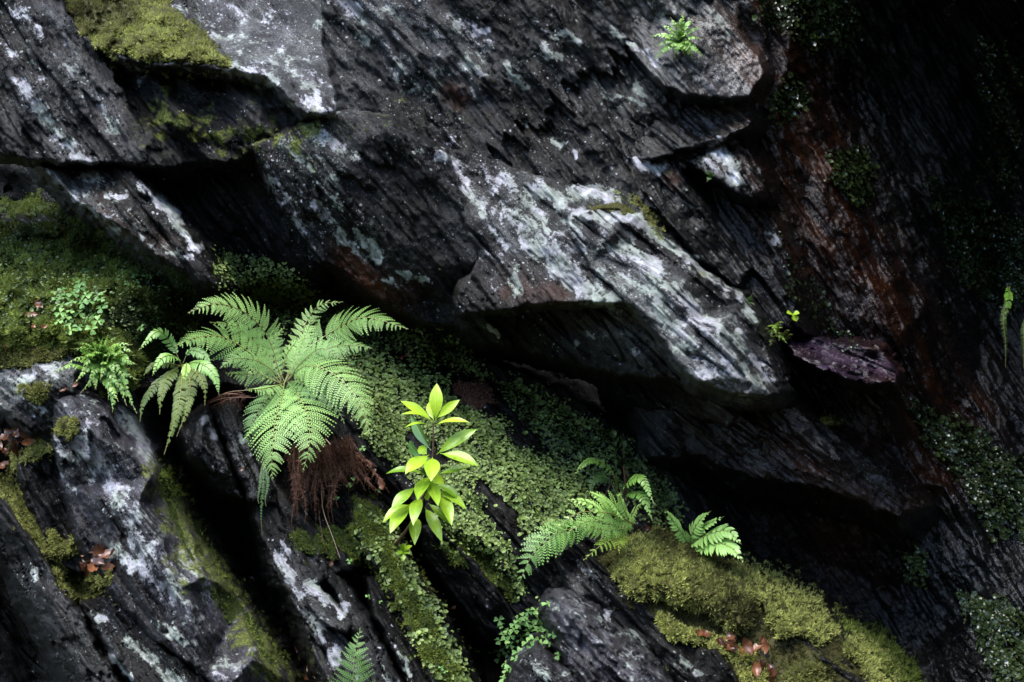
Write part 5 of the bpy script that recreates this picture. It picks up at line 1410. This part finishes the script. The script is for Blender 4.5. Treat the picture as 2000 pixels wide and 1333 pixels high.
sorrel([(742, 1176), (720, 1165), (862, 1305), (870, 1312), (682, 1096), (806, 1098)], 'bright wood sorrel leaves dotted along the mossy ridge', .0075, .012)

# ================================================================== fallen leaves, stalks, pebble
DEAD = []
for k in range(4):
    rg = random.Random(40 + k)
    b = Buf()
    v, tt = [], []
    for i in range(9):
        x = i / 8
        w = .27 * math.sin(math.pi * min(1, x * .97 + .02)) ** .9
        for j in range(5):
            c = (j - 2) / 2
            v.append((x - .5, w * c, .16 * c * c * rg.uniform(-.3, 1.2) + .09 * math.sin(5 * x + k) + rg.uniform(-.02, .02)))
            tt.append(.10 + .22 * k + rg.uniform(-.12, .12))
    b.add(v, f4=[(i * 5 + j, i * 5 + j + 1, i * 5 + j + 6, i * 5 + j + 5) for i in range(8) for j in range(4)], t=tt)
    o_ = b.build('dead_leaf', 'dead_leaf', None, True)
    DEAD.append(o_.data)
    bpy.data.objects.remove(o_)


def dead_leaves(spots, label, size=.035, lift=.008, many=True):
    for (x, y) in spots:
        o = bpy.data.objects.new('dead_leaf', RS.choice(DEAD))
        COL.objects.link(o)
        o.location = V(x, y, float(depth_at(x, y)) - lift - RS.uniform(0, .012))
        n = Vector((RS.gauss(0, .45), -.7 + RS.gauss(0, .3), .6 + RS.gauss(0, .3)))
        from mathutils import Quaternion
        o.rotation_mode = 'QUATERNION'
        o.rotation_quaternion = n.to_track_quat('Z', 'Y') @ Quaternion((0, 0, 1), RS.uniform(0, 6.28))
        s = size * RS.uniform(.75, 1.2)
        o.scale = (s, s, s)
        tag(o, label, 'leaf', 'fallen brown leaves: ' + label if many else 'fallen brown leaves')


dead_leaves([(160, 1088), (175, 1080), (190, 1092), (205, 1100), (165, 1105), (182, 1108), (198, 1112), (172, 1096), (188, 1102), (155, 1098), (178, 1088)], 'fallen brown leaf in the moss collar pocket', .05, .035)
dead_leaves([(8, 840), (22, 850), (38, 856), (56, 860), (12, 868), (26, 872), (10, 890), (18, 900), (68, 858), (4, 880), (45, 850), (16, 882), (30, 862)], 'wet orange-brown leaf in the pocket at the left edge', .044, .03)
dead_leaves([(84, 602), (74, 612)], 'pale brown leaf standing in the bank moss', .036, .02)
dead_leaves([(68, 632), (80, 640)], 'dull brown leaf on moss beside the sorrel patch', .024, .012)
dead_leaves([(8, 672)], 'reddish dead leaf at the left edge above the moss cap', .04, .02, False)
dead_leaves([(584, 1290), (588, 1306), (600, 1312), (612, 1322), (592, 1326), (622, 1330), (580, 1275)], 'dark brown leaf lying in the crevice at the bottom', .032, .015)
dead_leaves([(1378, 1234), (1392, 1240), (1404, 1248), (1418, 1254), (1430, 1260), (1442, 1268), (1456, 1272), (1470, 1280), (1484, 1286), (1496, 1278), (1500, 1296), (1510, 1306), (1412, 1244), (1436, 1256), (1490, 1272), (1512, 1316), (1450, 1262), (1476, 1290)], 'red-brown leaf in the channel across the mossy boulder', .036, .028)
dead_leaves([(730, 928), (722, 915), (738, 936)], 'brown curled leaf at the right end of the withered fronds', .03, .02)
dead_leaves([(645, 1108)], 'single small brown leaf on the dark slate blade', .018, .012, False)
dead_leaves([(880, 1190)], 'brown leaf lodged in the black crevice', .02, .03, False)
dead_leaves([(476, 914)], 'small brown leaf on the black glossy rock', .016, .01, False)
dead_leaves([(486, 1128)], 'brown leaf down in the dark crevice by the mossy flank', .022, .05, False)
dead_leaves([(1268, 1028)], 'brown leaf behind the top of the mossy boulder', .028, .02, False)
dead_leaves([(140, 756), (150, 762), (132, 760)], 'brown leaf scrap under the crisped fern', .02, .01)
dead_leaves([(786, 694), (780, 700)], 'red-brown leaf on the shaded bank behind the big fern', .02, .015)


def straw(pts, label, r=.0012, mat='straw', name='dry_stalk'):
    b = Buf()
    tube(b, curve(W(*np.array(pts, float).T), 24), r, r * .5, .5, 5)
    tag(b.build(name, mat, None, True), label, 'stalk', 'dry stalks')


def on(x, y, lift=.02):
    return (x, y, float(depth_at(x, y)) - lift)


straw([on(628, 960, .04), on(632, 1000, .05), on(650, 1050, .04), on(664, 1090, .005)], 'pale dry stalk arching down below the withered fern')
straw([on(622, 975, .04), on(624, 1010, .04), on(632, 1060, .03), on(645, 1092, .004)], 'thin dark stalk beside the pale arching one', .0008, 'bark')
straw([on(398, 792, .01), (440, 778, 3.3), (500, 777, 3.28)], 'reddish dead stalk lying across the two black rocks', .0014, 'bark')
straw([on(410, 790, .01), (440, 768, 3.32), (490, 762, 3.3)], 'second thin dead stalk just above the reddish one', .001, 'straw')
straw([on(636, 858, .03), on(670, 895, .04), on(708, 926, .02)], 'straight dead stalk through the brown withered fronds', .0014, 'straw')
straw([on(680, 852, .03), on(715, 900, .03), on(742, 940, .01)], 'dead stalk ending at the curled brown leaf', .001, 'bark')
straw([on(640, 950, .04), on(690, 946, .03)], 'short fine stalk across the hanging brown fronds', .0006, 'straw')
